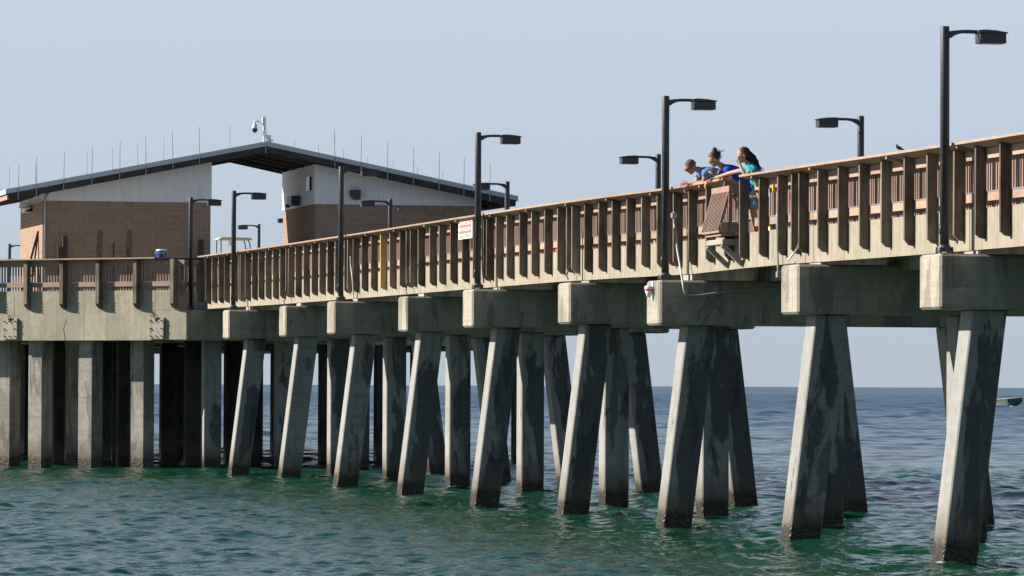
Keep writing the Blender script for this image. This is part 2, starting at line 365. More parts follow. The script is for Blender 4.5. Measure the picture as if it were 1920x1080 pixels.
    fo = n.ramp(n.math('ADD', n.noise(P, 9.0, 4, 0.7), n.math('MULTIPLY', af.outputs['Fac'], 0.30)), 0.80, 0.86)
    c = n.mix(n.math('MULTIPLY', fo, n.math('GREATER_THAN', af.outputs['Fac'], 0.05)), c, (0.55, 0.57, 0.55))
    n1 = n.noise(n.scaled(P, (1,1,0.0)), 9.0, 3, 0.6); n2 = n.noise(n.scaled(P, (1,1,0.0), (5,3,0)), 2.6, 4, 0.65)
    n3 = n.noise(n.scaled(P, (1,1,0), (1,8,0)), 0.28, 3, 0.6)
    h = n.math('ADD', n.math('MULTIPLY', n1, 0.016), n.math('ADD', n.math('MULTIPLY', n2, 0.040), n.math('MULTIPLY', n3, 0.12)))
    n.bump(h, 0.9, 1.0)
    n.b.inputs['IOR'].default_value = 1.33
    n.fin(c, n.ramp(n.math('ADD', off, 0.0), 20, 300, 0.09, 0.30), 0.6)
    me.materials.append(n.mat)
make_sea()

# ------------------------------------------------------------------ pier profile
S = 7.62
DX = [-0.059,-0.041,-0.097,0.105,0.077,0.085,0.065,0.006,-0.141,-0.06]
DZ = [-0.074,-0.031,-0.112,0.003,0.025,0.022,0.041,0.058,0.071,0.09]
def bx(i):   # bent X, i = 1..10 (0 = just outside the frame)
    return S + 0.0 if i == 0 else -(i-1)*S + DX[i-1]
def capz(i): return 3.566 + (DZ[i-1] if i > 0 else -0.074)
_fx = np.array([-82,-76,-67,-52,-41,-30,-24,-18,-14,-11,-6.7,-3,2,12])*S/9.144
_fz = np.array([5.45,5.42,5.37,5.325,5.305,5.28,5.24,5.19,5.215,5.22,5.195,5.18,5.172,5.17])*S/9.144
def fb(x): return float(np.interp(x, _fx, _fz))
YF = 0.467     # outer face of the edge beam
W = 0.51       # pile width

def pile_mb(x0, yb, lean, ztop, zbot=-3.5, w=W):
    mb = MB(); t = -lean/3.5  # y shift per metre downwards
    def ring(z, yt): return [(x0-w/2, yt, z), (x0+w/2, yt, z), (x0+w/2, yt+w, z), (x0-w/2, yt+w, z)]
    zs = [zbot, ztop]; k = lean/3.5
    mb.hexa(ring(zbot, yb+k*zbot) + ring(ztop, yb+k*ztop)); return mb

def across(o, yb, lean):
    a = o.data.attributes.new('across', 'FLOAT', 'POINT')
    a.data.foreach_set('value', [(v.co.y-yb-lean/3.5*v.co.z)/W for v in o.data.vertices])
def make_bent(i):
    X = bx(i); Y0 = -0.114 if i % 2 else 0.070; zb = capz(i)
    r = thing('pile_bent', 'three pile concrete bent under the deck, %s from the right edge' % ORD[max(i-1,0)] if i > 1 else 'largest concrete bent at right with widest leaning front pile', 'pile bent', (X, 2.9, 0), 'concrete bents carrying the pier')
    mb = MB(); mb.box(X-0.4615, X+0.4615, Y0, Y0+5.911, zb, zb+0.763); mb.build('pile_cap', M['cap'], r, bevel=0.035)
    for yb, ln in ((0.0, 0.425), (2.694, 0.0), (5.42, -0.425)): across(pile_mb(X, yb, ln, zb-0.002).build('pile', M['pile'], r, bevel=0.02), yb, ln)
    for yy, tz in ((YF+0.02, 0), (1.78, -.122), (3.88, -.122), (5.15, 0)):
        if zb+0.764 < fb(X)+tz-0.004:
            mb = MB(); mb.box(X-0.3, X+0.3, yy, yy+0.10, zb+0.764, fb(X)+tz-0.003); mb.build('bearing_pad', M['deckconc'], r)
for i in range(1, 10): make_bent(i)
# bent ten carries the corner of the platform: its end is splayed
def bent_ten():
    X = -68.58; zb = 3.658
    r = thing('pile_bent', 'concrete bent at the corner where the straight pier meets the platform', 'pile bent', (X, 2.9, 0), 'concrete bents carrying the pier')
    mb = MB(); mb.prism([(-68.12,-0.09),(-68.12,5.8),(-69.04,5.8),(-69.04,-1.01)], zb, 4.51); mb.build('pile_cap', M['girder'], r, bevel=0.02)
    for yb in (0.60, 2.7, 4.9):
        across(pile_mb(-69.6, yb, 0, zb).build('pile', M['pile'], r, bevel=0.02), yb, 0)
bent_ten()

# ------------------------------------------------------------------ deck spans
edges = [9.5] + [bx(i) for i in range(1, 10)] + [-68.25]
names_sp = []
for k in range(10):
    xa, xb = edges[k], edges[k+1]
    lab = ('cream deck span between the %s and %s bents from the right edge' % (ORD[k-1] if k > 1 else 'first', ORD[k])) if k > 0 else 'cream concrete deck span running out of the right edge of the picture'
    r = thing('deck_span', lab, 'deck span', ((xa+xb)/2, 2.9, 0), 'concrete deck spans of the pier')
    a, b = xa-0.012, xb+0.012
    # split at profile kinks
    xs = [a] + sorted([x for x in _fx if b+0.3 < x < a-0.3], reverse=True) + [b]
    for (y0, y1, nm, mt) in ((YF, YF+0.13, 'edge_beam', 'fascia'), (5.18, 5.31, 'edge_beam', 'fascia')):
        mb = MB()
        for p, q in zip(xs[:-1], xs[1:]):
            mb.hexa([(q,y0,fb(q)),(p,y0,fb(p)),(p,y1,fb(p)),(q,y1,fb(q)),(q,y0,fb(q)+0.568),(p,y0,fb(p)+0.568),(p,y1,fb(p)+0.568),(q,y1,fb(q)+0.568)])
        mb.build(nm, M[mt], r)
    mb = MB(); mb.hexa([(b,YF+0.13,fb(b)+0.25),(a,YF+0.13,fb(a)+0.25),(a,5.18,fb(a)+0.25),(b,5.18,fb(b)+0.25),(b,YF+0.13,fb(b)+0.38),(a,YF+0.13,fb(a)+0.38),(a,5.18,fb(a)+0.38),(b,5.18,fb(b)+0.38)])
    mb.build('deck_slab', M['deckconc'], r)
    for yy in (1.75, 3.85):
        mb = MB(); mb.hexa([(b,yy,fb(b)-0.12),(a,yy,fb(a)-0.12),(a,yy+0.16,fb(a)-0.12),(b,yy+0.16,fb(b)-0.12),(b,yy,fb(b)+0.25),(a,yy,fb(a)+0.25),(a,yy+0.16,fb(a)+0.25),(b,yy+0.16,fb(b)+0.25)])
        mb.build('stem_beam', M['cap'], r)

# ------------------------------------------------------------------ pier railings
K = S/9.144
posts_old = [7.1,5.8,4.5,3.25,1.98,.71,-.42,-.80,-1.86,-3.15,-4.48,-5.78,-7.08,-8.38,-9.62,-10.13,-11.07,-12.35,-13.73,-16.25,-17.61,-18.83,-19.25,-20.17,-21.48,-22.75,-24.05,-25.28,-26.59,-27.8,-28.32,-29.21,-30.51,-31.84,-33.11,-34.49,-35.69,-36.75,-37.12,-38.28,-39.57,-40.99,-42.39,-43.57,-45.05,-46.1,-46.65,-47.51,-48.88,-50.19,-51.53,-52.89,-54.19,-55.05,-55.51,-56.96,-58.16,-59.45,-60.72,-62.06,-63.43,-64.71,-65.18,-66.17,-67.45,-68.8,-70.1,-71.37,-72.69,-73.7,-74.06,-75.26,-76.9,-78.1,-79.48,-80.8]
NOTCH = (-12.07, -11.06)
def rail_post(mb, x, side=1, z_add=0.0, top=None, w=0.058):
    # side 1 = near edge (faces -Y); -1 = far edge
    yo, yi = (0.317, YF-0.001) if side == 1 else (5.46, 5.311)
    z = fb(x); t1 = z+1.424 if top is None else z+top; t2 = z+1.388 if top is None else z+top
    ob = z+0.219+random.uniform(-.012,.012); ib = z+0.136+random.uniform(-.012,.012); ym = yo+(yi-yo)*0.45
    sx = random.uniform(-.014,.014)
    poly = [(x,yo,ob),(x,ym,ib+0.015),(x,yi,ib),(x+sx,yi,t2),(x+sx,yo,t1)]
    if side == 1: mb.extr(poly, (w,0,0))
    else: mb.extr(poly, (w,0,0))
    # bolt heads down the outer face
    if side == 1:
        for q in range(4):
            zz = z+0.24+q*0.085; mb.box(x-0.014, x+0.004, yo+0.02, yo+0.045, zz, zz+0.025)
def cap_piece(mb, a, b, side=1):
    s = 1 if side == 1 else -1; base = 0 if side == 1 else 5.777
    yo, yi = base+s*0.205, base+s*0.60
    def zt(x, y): return fb(x)+1.487-0.24*abs(y-yo)
    P = []
    for dz in (-0.036, 0):
        P += [(a,yo,zt(a,yo)+dz),(b,yo,zt(b,yo)+dz),(b,yi,zt(b,yi)+dz),(a,yi,zt(a,yi)+dz)]
    mb.hexa(P)
def strip(mb, a, b, y0, y1, d0, d1):
    xs = [a] + sorted([x for x in _fx if a+0.3 < x < b-0.3]) + [b]
    for p, q in zip(xs[:-1], xs[1:]):
        mb.hexa([(p,y0,fb(p)+d0),(q,y0,fb(q)+d0),(q,y1,fb(q)+d0),(p,y1,fb(p)+d0),(p,y0,fb(p)+d1),(q,y0,fb(q)+d1),(q,y1,fb(q)+d1),(p,y1,fb(p)+d1)])
splices = [-66.445,-63.046,-59.559,-56.298,-53.047,-49.674,-46.42,-43.149,-39.82,-36.461,-33.203,-29.896,-26.618,-23.297,-20.127,-16.915,-13.625,-10.398,-7.105,-3.17,0.079,3.4]
def segs(a, b, cut):
    out = []
    for p, q in ([(a, b)] if not (a < cut[1] and b > cut[0]) else [(a, cut[0]), (cut[1], b)]): out.append((p, q))
    return out
for k in range(10):
    hi, lo = edges[k], edges[k+1]
    if k == 9: lo = -68.1
    lab = ('near edge wooden railing between the %s and %s bents from the right' % (ORD[k-1] if k > 1 else 'first', ORD[k])) if k > 0 else 'brown wooden railing section cut off by the right edge of the picture'
    r = thing('railing_section', lab, 'railing', ((hi+lo)/2, YF, fb((hi+lo)/2)+0.5), 'wooden railing sections along the near deck edge')
    for q, xo in enumerate(posts_old):
        x = xo*K
        if not (lo-0.03 <= x < hi-0.03): continue
        mb = MB()
        yel = abs(xo+50.19) < .01
        rail_post(mb, x); p = mb.build('post', M['newpost' if yel else 'post'], r)
        if yel: p['label'] = 'unpainted yellow new wooden post'
    for p, q in segs(lo, hi, NOTCH):
        mb = MB()
        e = p
        ss = [x for x in splices if p+0.4 < x < q-0.4]
        for x in sorted(ss)+[q]:
            cap_piece(mb, e+0.003, x-0.003); e = x
        mb.build('rail_cap', M['board'], r)
        mb = MB(); strip(mb, p+0.004, q-0.004, YF, YF+0.036, 1.242, 1.380); mb.build('upper_board', M['board'], r)
        mb = MB(); strip(mb, p+0.004, q-0.004, YF+0.002, YF+0.036, 0.66, 0.777); mb.build('lower_board', M['board'], r)
        mb = MB(); strip(mb, p+0.004, q-0.004, YF-0.004, YF+0.075, 0.7775, 0.797); mb.build('metal_strip', M['zinc'], r)
        mb = MB(); x = p+0.06
        while x < q-0.05:
            if not (-11.02 < x < -10.55): mb.box(x, x+0.034, 0.560, 0.594, fb(x)+0.575, fb(x)+1.352)
            x += 0.0985
        mb.build('picket_panel', M['picket'], r)
        for x in splices:
            if p < x < q-0.1:
                mb = MB(); mb.bar((x, 0.225, fb(x)+1.424), (x, 0.465, fb(x)+1.366), 0.065, 0.045); mb.build('cap_block', M['board'], r)
# short post under the gap in the rail
near_gap = thing('notch_post', 'short weathered post under the gap in the pier rail', 'post', (-12.35, 0.4, 4.6)); mb = MB(); rail_post(mb, -12.36, top=0.60); mb.build('post', M['post'], near_gap)
# far side railing
for k in range(10):
    hi, lo = edges[k], edges[k+1]
    r = thing('far_railing_section', 'far side wooden railing section glimpsed through the near railing', 'railing', ((hi+lo)/2, 5.3, fb((hi+lo)/2)+0.5), 'wooden railing sections along the far deck edge')
    if k == 9: lo = -68.1
    for q, xo in enumerate(posts_old):
        x = xo*K
        if not (lo-0.03 <= x < hi-0.03): continue
        mb = MB(); rail_post(mb, x, -1); mb.build('post', M['post'], r)
    mb = MB(); cap_piece(mb, lo+.003, hi-.003, -1); mb.build('rail_cap', M['board'], r)
    mb = MB(); strip(mb, lo+.004, hi-.004, 5.274, 5.31, 1.242, 1.380); mb.build('upper_board', M['board'], r)
    mb = MB(); strip(mb, lo+.004, hi-.004, 5.274, 5.308, 0.66, 0.777); mb.build('lower_board', M['board'], r)
    mb = MB(); x = lo+0.06
    while x < hi-0.05:
        mb.box(x, x+0.034, 5.235, 5.270, fb(x)+0.39, fb(x)+1.362); x += 0.0985
    mb.build('picket_panel', M['picket'], r)

# ------------------------------------------------------------------ street lamps
def lamp(x, y, z0, h, sgn, label, group='black lamp posts along the pier'):
    r = thing('street_lamp', label, 'lamp post', (x, y, z0), group)
    mb = MB(); mb.box(x-0.10, x+0.10, y-0.10, y+0.10, z0+0.035, z0+0.055)
    for a in range(4):
        t = math.pi/4+a*math.pi/2; px, py = x+0.118*math.cos(t), y+0.118*math.sin(t)
        mb.tube([(px,py,z0-0.005),(px,py,z0+0.10)], 0.018, 6)
    mb.lathe([(0.105,0.055),(0.10,0.085),(0.082,0.12),(0.070,0.135)], (x,y,z0), 14); mb.build('base', M['black'], r)
    mb = MB(); mb.tube([(x,y,z0+0.07),(x,y,z0+h-0.012),(x,y,z0+h)], [0.066,0.063,0.058], 20)
    mb.box(x-0.03, x+0.03, y-0.071, y-0.05, z0+0.28, z0+0.42); mb.build('pole', M['black'], r, smooth=False)
    for pl in r.children[-1].data.polygons: pl.use_smooth = abs(pl.normal.z) < 0.5
    s = sgn; ya = y+s*0.055
    mb = MB(); prof_t = [(0,-0.065),(0.08,-0.055),(0.18,-0.045),(0.30,-0.042),(0.42,-0.045)]; prof_b = [(0.42,-0.092),(0.20,-0.092),(0.13,-0.105),(0.07,-0.13),(0.03,-0.16),(0,-0.165)]
    poly = [(x-0.022, ya+s*a, z0+h+b) for a, b in prof_t+prof_b]
    mb.extr(poly, (0.044,0,0)); mb.build('arm', M['black'], r)
    yh = ya+s*0.40
    mb = MB()
    lid = [(0,-0.048),(0.10,-0.040),(0.25,-0.048),(0.42,-0.072),(0.43,-0.088),(0,-0.088)]
    mb.extr([(x-0.125, yh+s*a, z0+h+b) for a, b in lid], (0.25,0,0))
    hb = mb.build('lamp_head', M['black'], r, bevel=0.006)
    mb = MB(); mb.box(x-0.115, x+0.115, min(yh+s*0.02, yh+s*0.40), max(yh+s*0.02, yh+s*0.40), z0+h-0.228, z0+h-0.088); mb.build('housing', M['black'], r, bevel=0.006)
    mb = MB(); mb.box(x-0.09, x+0.09, min(yh+s*0.06, yh+s*0.36), max(yh+s*0.06, yh+s*0.36), z0+h-0.234, z0+h-0.227); mb.build('lens', M['lampglass'], r)
NL = ['tall black lamp post at the right edge, largest of all', 'black lamp post left of the three people at the rail', 'black lamp post beside the white and red sign', 'black lamp post in front of the right half of the building', 'black lamp post in front of the gap in the building', 'black lamp post where the straight pier joins the platform']
for i, (X, h) in enumerate([(-0.05,3.10),(-15.36,3.09),(-30.41,3.16),(-45.5,3.12),(-61.13,3.14),(-68.70,3.16)]):
    zt = (capz(2*i+1)+0.763) if i < 5 else 4.51
    if i == 2: h = 3.13
    lamp(X, 0.10, zt, [7.41,7.37,7.54,7.53,7.595,7.71][i]-zt, 1, NL[i])
NF = ['black lamp post on the far side with its arm pointing left, nearest the bird', 'black lamp post on the far side left of the three people', 'black lamp post on the far side at the right end of the roof', 'black lamp post on the far side in front of the brown block wall', 'black lamp post on the far platform seen through the building gap']
for i, (X, top) in enumerate([(-22.75,7.54),(-38.02,7.55),(-53.3,7.59),(-68.58,7.73),(-91.4,7.80)]):
    z0 = 4.33 if i < 4 else 4.9; yy = 5.83
    if i == 4: X, yy, top = -124.7, 11.47, 8.95
    lamp(X, yy, z0, top-z0, -1, NF[i])
lamp(-126.97, 1.58, 4.9, 8.10-4.9, 1, 'black lamp post at the far left behind the platform rail')
lamp(-121.5, 12.55, 4.9, 9.12-4.9, -1, 'black lamp post whose head alone shows beside the right building')

# ------------------------------------------------------------------ platform
PZ0, PZ1 = 3.658, 5.075
P0 = Vector((-68.12, -0.09, 0)); dF = Vector((-1,-1,0)).normalized(); nF = Vector((1,-1,0)).normalized()
def fp(t, off=0.0, z=0.0): return tuple(P0 + dF*t + nF*off + Vector((0,0,z)))
plat = thing('pier_platform', 'wide weathered concrete platform carrying the gabled building at the left end of the pier', 'platform', (-95, 4, 0))
TE = 12.1
# front girders, one per cast length, standing on the flare line
joints = [0.25, 1.106, 6.167, TE]
for a, b in zip(joints[:-1], joints[1:]):
    mb = MB(); A, B = a+0.006, b-0.006
    lowa = 1.315 if a == 0.25 else A   # low part starts behind the cap of bent ten
    mb.hexa([fp(A,0,4.513 if a==0.25 else PZ0), fp(B,0,4.513 if a==0.25 else PZ0), fp(B,-0.45,4.513 if a==0.25 else PZ0), fp(A,-0.45,4.513 if a==0.25 else PZ0), fp(A,0,PZ1), fp(B,0,PZ1), fp(B,-0.45,PZ1), fp(A,-0.45,PZ1)])
    if a == 0.25: mb = mb
    mb.build('front_girder', M['girder'], plat)
mb = MB(); mb.hexa([fp(1.106,0.0,PZ0), fp(1.112,0.0,PZ0), fp(1.112,-0.4,PZ0), fp(1.106,-0.4,PZ0), fp(1.106,0,4.51), fp(1.112,0,4.51), fp(1.112,-0.4,4.51), fp(1.106,-0.4,4.51)])
corner = Vector(fp(TE))
# low part under the first girder length (bent ten cap fills x>-69.04)
mb = MB(); mb.hexa([fp(1.302,0,PZ0), fp(1.104,0,PZ0), fp(1.104,-0.4,PZ0), fp(1.302,-0.4,PZ0), fp(1.302,0,4.512), fp(1.104,0,4.512), fp(1.104,-0.4,4.512), fp(1.302,-0.4,4.512)])
# return wall at the recess, side girders
poly = [fp(0.256,-0.01), (-69.1,0.47), (-69.1,5.3), (-80,5.3), (-90,15.3), (-120,15.3), (-130,9), (-130,1.3), (-120,-8.6), (corner.x, corner.y)]
def wall(a, b, z0, z1, th=0.35):
    mb = MB(); a = Vector(a[:2]+(0,)); b = Vector(b[:2]+(0,)); d = (b-a).normalized(); n_ = Vector((d.y,-d.x,0))*th
    def V(p, z): return (p.x, p.y, z)
    mb.hexa([V(a,z0),V(b,z0),V(b-n_*-1,z0),V(a-n_*-1,z0),V(a,z1),V(b,z1),V(b+n_,z1),V(a+n_,z1)]); return mb
mb = MB(); pa = fp(0.256,-0.012)
mb.prism([(pa[0],pa[1]),(-68.9,0.30),(-69.1,0.47),(-69.6,0.47),(-69.6,-1.0)], 4.514, PZ1-0.003); mb.build('return_wall', M['girder'], plat)
for a, b in zip(poly[2:-1], poly[3:]):
    wall(a, b, PZ0+0.02, PZ1-0.2).build('side_girder', M['girder'], plat)
mb = MB(); inner = [fp(1.3,-0.44), (-70.0,5.0), (-80.2,5.0), (-90.2,15.0), (-119.8,15.0), (-129.6,8.9), (-129.6,1.4), (-119.8,-8.3), fp(TE-0.3,-0.44)]
mb.prism([(p[0],p[1]) for p in inner], 4.55, 4.90); mb.build('deck_slab', M['deckconc'], plat)
for yy in (-6, -2.4, 1.2, 4.2): # cross girders beneath the deck
    mb = MB(); x0 = -72.5-max(0,-yy-1)*1.0 ; mb.box(-118, x0-1.2, yy, yy+0.5, 3.70, 4.548); mb.build('cross_girder', M['girder'], plat)
for xx in (-79.4, -86, -93, -100, -108, -116):
    mb = MB(); mb.box(xx, xx+0.5, -6.8 if xx < -80 else -3.5, 4.6 if xx > -85 else (9.0 if xx > -90 else 14.5), 3.72, 4.546); mb.build('cross_girder', M['girder'], plat)
# rusty connector plates over two joints
for tc, lb in ((1.02, None), (6.28, None)):
    mb = MB(); mb.hexa([fp(tc-0.26,0.0,3.69), fp(tc+0.26,0.0,3.69), fp(tc+0.26,0.07,3.69), fp(tc-0.26,0.07,3.69), fp(tc-0.26,0,4.30), fp(tc+0.26,0,4.30), fp(tc+0.26,0.07,4.30), fp(tc-0.26,0.07,4.30)])
    pl = mb.build('connector_plate', M['plate'], plat, bevel=0.006)
    for u in (-0.19, 0, 0.19):
        for zz in (3.78, 3.99, 4.21):
            if u == 0 and zz == 3.99: continue
            mb = MB(); mb.tube([fp(tc+u,0.07,zz), fp(tc+u,0.115,zz)], 0.018, 7); mb.build('bolt', M['brownsteel'], pl)
    mb = MB(); mb.tube([fp(tc-0.02,0.08,4.24), fp(tc-0.06,0.10,4.34), fp(tc,0.10,4.39), fp(tc+0.05,0.10,4.33), fp(tc+0.02,0.08,4.24)], 0.014, 6)
    mb.build('lifting_ring', M['brownsteel'], pl)
# platform railing along the front
r = thing('platform_railing', 'brown wooden railing with deep overhanging cap along the platform front at left', 'railing', fp(6,0,5.2))
def fbox(mb, t0, t1, o0, o1, z0, z1): mb.hexa([fp(t0,o0,z0), fp(t1,o0,z0), fp(t1,o1,z0), fp(t0,o1,z0), fp(t0,o0,z1), fp(t1,o0,z1), fp(t1,o1,z1), fp(t0,o1,z1)])
for t in [0.40,1.70,3.03,4.33,5.63,6.94,8.25,9.55,10.85]:
    mb = MB(); mb.extr([fp(t-0.06,0.0,4.55), fp(t-0.06,0.10,4.60), fp(t-0.06,0.19,4.70), fp(t-0.06,0.19,5.95), fp(t-0.06,0,5.93)], dF*0.12)
    for q in range(4): mb.box(*(lambda p: (p[0]-.01,p[0]+.012,p[1]-.012,p[1]+.01,p[2],p[2]+.03))(fp(t-0.065,0.19,4.70+q*0.09)))
    mb.build('post', M['post'], r)
for a, b in ((0.95,4.3),(4.3,7.6),(7.6,11.6)):
    mb = MB(); a1, b1 = a+0.003, b-0.003
    mb.hexa([fp(a1,0.27,5.965), fp(b1,0.27,5.965), fp(b1,-0.14,5.92), fp(a1,-0.14,5.92), fp(a1,0.27,6.0), fp(b1,0.27,6.0), fp(b1,-0.14,5.955), fp(a1,-0.14,5.955)]); mb.build('rail_cap', M['board'], r)
mb = MB(); fbox(mb, 0.1, 11.6, -0.036, 0.0, 5.775, 5.925); mb.build('upper_board', M['board'], r)
mb = MB(); fbox(mb, 0.1, 11.6, -0.034, 0.0, 5.19, 5.31); mb.build('lower_board', M['board'], r)
mb = MB(); fbox(mb, 0.1, 11.6, -0.07, 0.004, 5.311, 5.326); mb.build('metal_strip', M['zinc'], r)
mb = MB(); t = 0.15
while t < 11.5: fbox(mb, t, t+0.036, -0.076, -0.040, 4.92, 5.91); t += 0.1
mb.build('picket_panel', M['picket'], r)
# recess railing joining the two
r2 = thing('corner_railing', 'shaded dark brown railing in the recess between platform and pier', 'railing', (-69, 0.2, 5.2))
mb = MB(); A = Vector(fp(0.95,0.0)); B = Vector((-68.35,0.5,0))
def L3(p, z): return (p.x, p.y, z)
mb.hexa([L3(A+Vector((0.25,-0.2,0)),5.93), L3(B+Vector((0.0,-0.25,0)),5.95), L3(B+Vector((0,0.2,0)),5.95), L3(A+Vector((-.1,.35,0)),5.93), L3(A+Vector((0.25,-0.2,0)),5.964), L3(B+Vector((0,-0.25,0)),5.99), L3(B+Vector((0,.2,0)),5.99), L3(A+Vector((-.1,.35,0)),5.964)]); mb.build('rail_cap', M['darkwood'], r2)
mb = MB(); A2, B2 = Vector((-68.95,-0.15,0)), Vector((-68.95,0.48,0))
mb.box(-68.99,-68.95,-0.2,0.5,5.77,5.92); mb.box(-68.99,-68.95,-0.2,0.5,5.18,5.31); mb.build('board', M['board'], r2)
mb = MB()
for q in range(6): mb.box(-69.04,-69.0,-0.12+q*0.1,-0.084+q*0.1,5.0,5.9)
mb.build('picket_panel', M['picket'], r2)
mb = MB(); mb.box(-68.42,-68.28,0.25,0.42,4.75,5.93); mb.box(-68.32,-68.2,0.46,0.58,4.6,5.93); mb.build('post', M['post'], r2)

# platform piles: corner nearest the camera given as (x, y); turned 45 degrees when flared
def ppile(px, D, yaw, label, w=0.51, top=3.70, batter=0.0):
    # nearest vertical edge at image column px (measured from the photograph) and distance D along the view
    d = Fv + Rv*((px-960)/8659.846); d.z = 0
    c = Vector((CAM.x, CAM.y, 0)) + d*D
    a = R_(yaw); ex = Vector((math.cos(a), math.sin(a), 0)); ey = Vector((-math.sin(a), math.cos(a), 0))
    r = MB(); ctr = c - ex*w/2 + ey*w/2
    P = [ctr+ex*(w/2)*i+ey*(w/2)*j for i, j in ((-1,-1),(1,-1),(1,1),(-1,1))]
    bt = Vector((0,-1,0))*batter
    r.hexa([L3(p+bt*7.2,-3.5) for p in P]+[L3(p,top) for p in P])
    o = r.build('concrete_pile', M['platepile'], None, bevel=0.02)
    # put the origin at the foot of the pile
    o.data.transform(Matrix.Translation((-ctr.x,-ctr.y,0))); o.location = (ctr.x, ctr.y, 0)
    tag(o, label, 'pile', 'concrete piles under the platform')
    if any(w_ in label for w_ in ('dark','back','shaded')): o.data.materials[0] = M['shadepile']
# (yaw 45 puts one face parallel to the flare)
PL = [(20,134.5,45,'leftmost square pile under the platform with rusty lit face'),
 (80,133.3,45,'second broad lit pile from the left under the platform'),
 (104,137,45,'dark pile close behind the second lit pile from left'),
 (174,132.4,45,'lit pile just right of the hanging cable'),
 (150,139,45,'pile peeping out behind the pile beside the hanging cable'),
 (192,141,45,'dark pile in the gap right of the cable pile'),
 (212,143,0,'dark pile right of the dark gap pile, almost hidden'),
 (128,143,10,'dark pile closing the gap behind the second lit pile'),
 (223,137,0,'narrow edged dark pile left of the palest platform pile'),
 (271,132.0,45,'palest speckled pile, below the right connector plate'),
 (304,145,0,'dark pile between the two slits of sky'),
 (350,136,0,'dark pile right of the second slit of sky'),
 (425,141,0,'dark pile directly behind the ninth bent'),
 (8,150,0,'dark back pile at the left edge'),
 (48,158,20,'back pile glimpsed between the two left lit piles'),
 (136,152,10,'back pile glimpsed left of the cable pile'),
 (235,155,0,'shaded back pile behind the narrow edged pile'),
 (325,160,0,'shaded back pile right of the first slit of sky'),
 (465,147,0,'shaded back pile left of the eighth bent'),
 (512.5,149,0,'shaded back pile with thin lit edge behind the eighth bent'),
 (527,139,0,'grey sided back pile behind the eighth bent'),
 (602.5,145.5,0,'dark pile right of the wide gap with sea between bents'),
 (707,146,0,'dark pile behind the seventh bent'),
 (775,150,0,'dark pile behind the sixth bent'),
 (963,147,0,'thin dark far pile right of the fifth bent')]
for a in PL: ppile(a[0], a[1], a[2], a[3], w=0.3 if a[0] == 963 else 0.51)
c_ = MB(); px, D = 128, 131.9
d = Fv + Rv*((125-960)/8659.846)
q = Vector((CAM.x, CAM.y, CAM.z)) + d*131.6
c_.tube([(q.x,q.y,4.25),(q.x+.02,q.y-.08,3.98),(q.x,q.y-.02,3.6),(q.x+.03,q.y+.02,3.42),(q.x+0.03,q.y+0.05,3.3)], 0.012, 6); cb = c_.build('hanging_cable', M['black']); tag(cb, 'thin dark cable dangling below the platform edge', 'cable')

# ------------------------------------------------------------------ gabled building
XG = -93.743; XB = XG-6.4
bld = thing('gabled_building', 'tan block restroom building in two halves under one low gabled roof with white siding', 'building', (XG, 6.35, 4.9))
ZB = 8.56
def slope_z(y, top=True): # underside of the roof beam over the gable wall
    return 10.28 - abs(y-6.36)*0.1965
for (y0, y1, nm) in ((-1.09, 4.605, 'left'), (8.2, 13.745, 'right')):
    mb = MB(); mb.box(XB, XG, y0, y1, 4.9, ZB); mb.build('block_wall', M['block'], bld)
    mb = MB(); o = 0.03
    pts = [(y0-o, ZB+0.002), (y1+o, ZB+0.002), (y1+o, slope_z(y1)+0.0), (y0-o, slope_z(y0)+0.0)]
    mb.extr([(XG+o, y, z) for y, z in pts], (-6.4-2*o,0,0)); mb.build('siding_band', M['siding'], bld)
# left wall: sill trim strip
mb = MB(); mb.box(XB, XG+0.05, -1.15, -1.12, ZB-0.02, ZB+0.06); mb.build('drip_trim', M['trim'], bld)
# roof
def roof_side(s, nm):
    ye = -2.38 if s < 0 else 15.0; yr = 6.36
    ztr, zte = 10.62, 8.885
    mb = MB(); XF, XR = XG+0.93, XB-0.5
    mb.extr([(XF+0.03, yr, ztr), (XF+0.03, ye+s*0.06, zte-0.0), (XF+0.03, ye+s*0.06, zte-0.16), (XF+0.03, yr, ztr-0.16)], (XR-XF-0.06,0,0)); mb.build('roof', M['trim'], bld)
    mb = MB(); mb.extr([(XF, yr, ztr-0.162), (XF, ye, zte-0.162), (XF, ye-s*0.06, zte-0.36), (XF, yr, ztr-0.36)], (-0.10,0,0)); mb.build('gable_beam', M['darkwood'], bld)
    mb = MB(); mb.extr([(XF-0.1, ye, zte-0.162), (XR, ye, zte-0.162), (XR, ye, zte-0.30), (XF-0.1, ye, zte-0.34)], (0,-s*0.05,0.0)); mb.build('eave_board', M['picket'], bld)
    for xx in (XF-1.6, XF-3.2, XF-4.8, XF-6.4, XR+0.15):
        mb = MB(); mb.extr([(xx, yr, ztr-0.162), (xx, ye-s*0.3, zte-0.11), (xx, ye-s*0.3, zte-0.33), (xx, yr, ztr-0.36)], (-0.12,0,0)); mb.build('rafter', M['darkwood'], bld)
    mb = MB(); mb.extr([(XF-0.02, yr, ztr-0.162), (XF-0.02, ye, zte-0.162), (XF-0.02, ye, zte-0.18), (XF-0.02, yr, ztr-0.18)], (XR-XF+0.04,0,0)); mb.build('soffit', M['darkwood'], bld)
roof_side(-1, 'l'); roof_side(1, 'r')
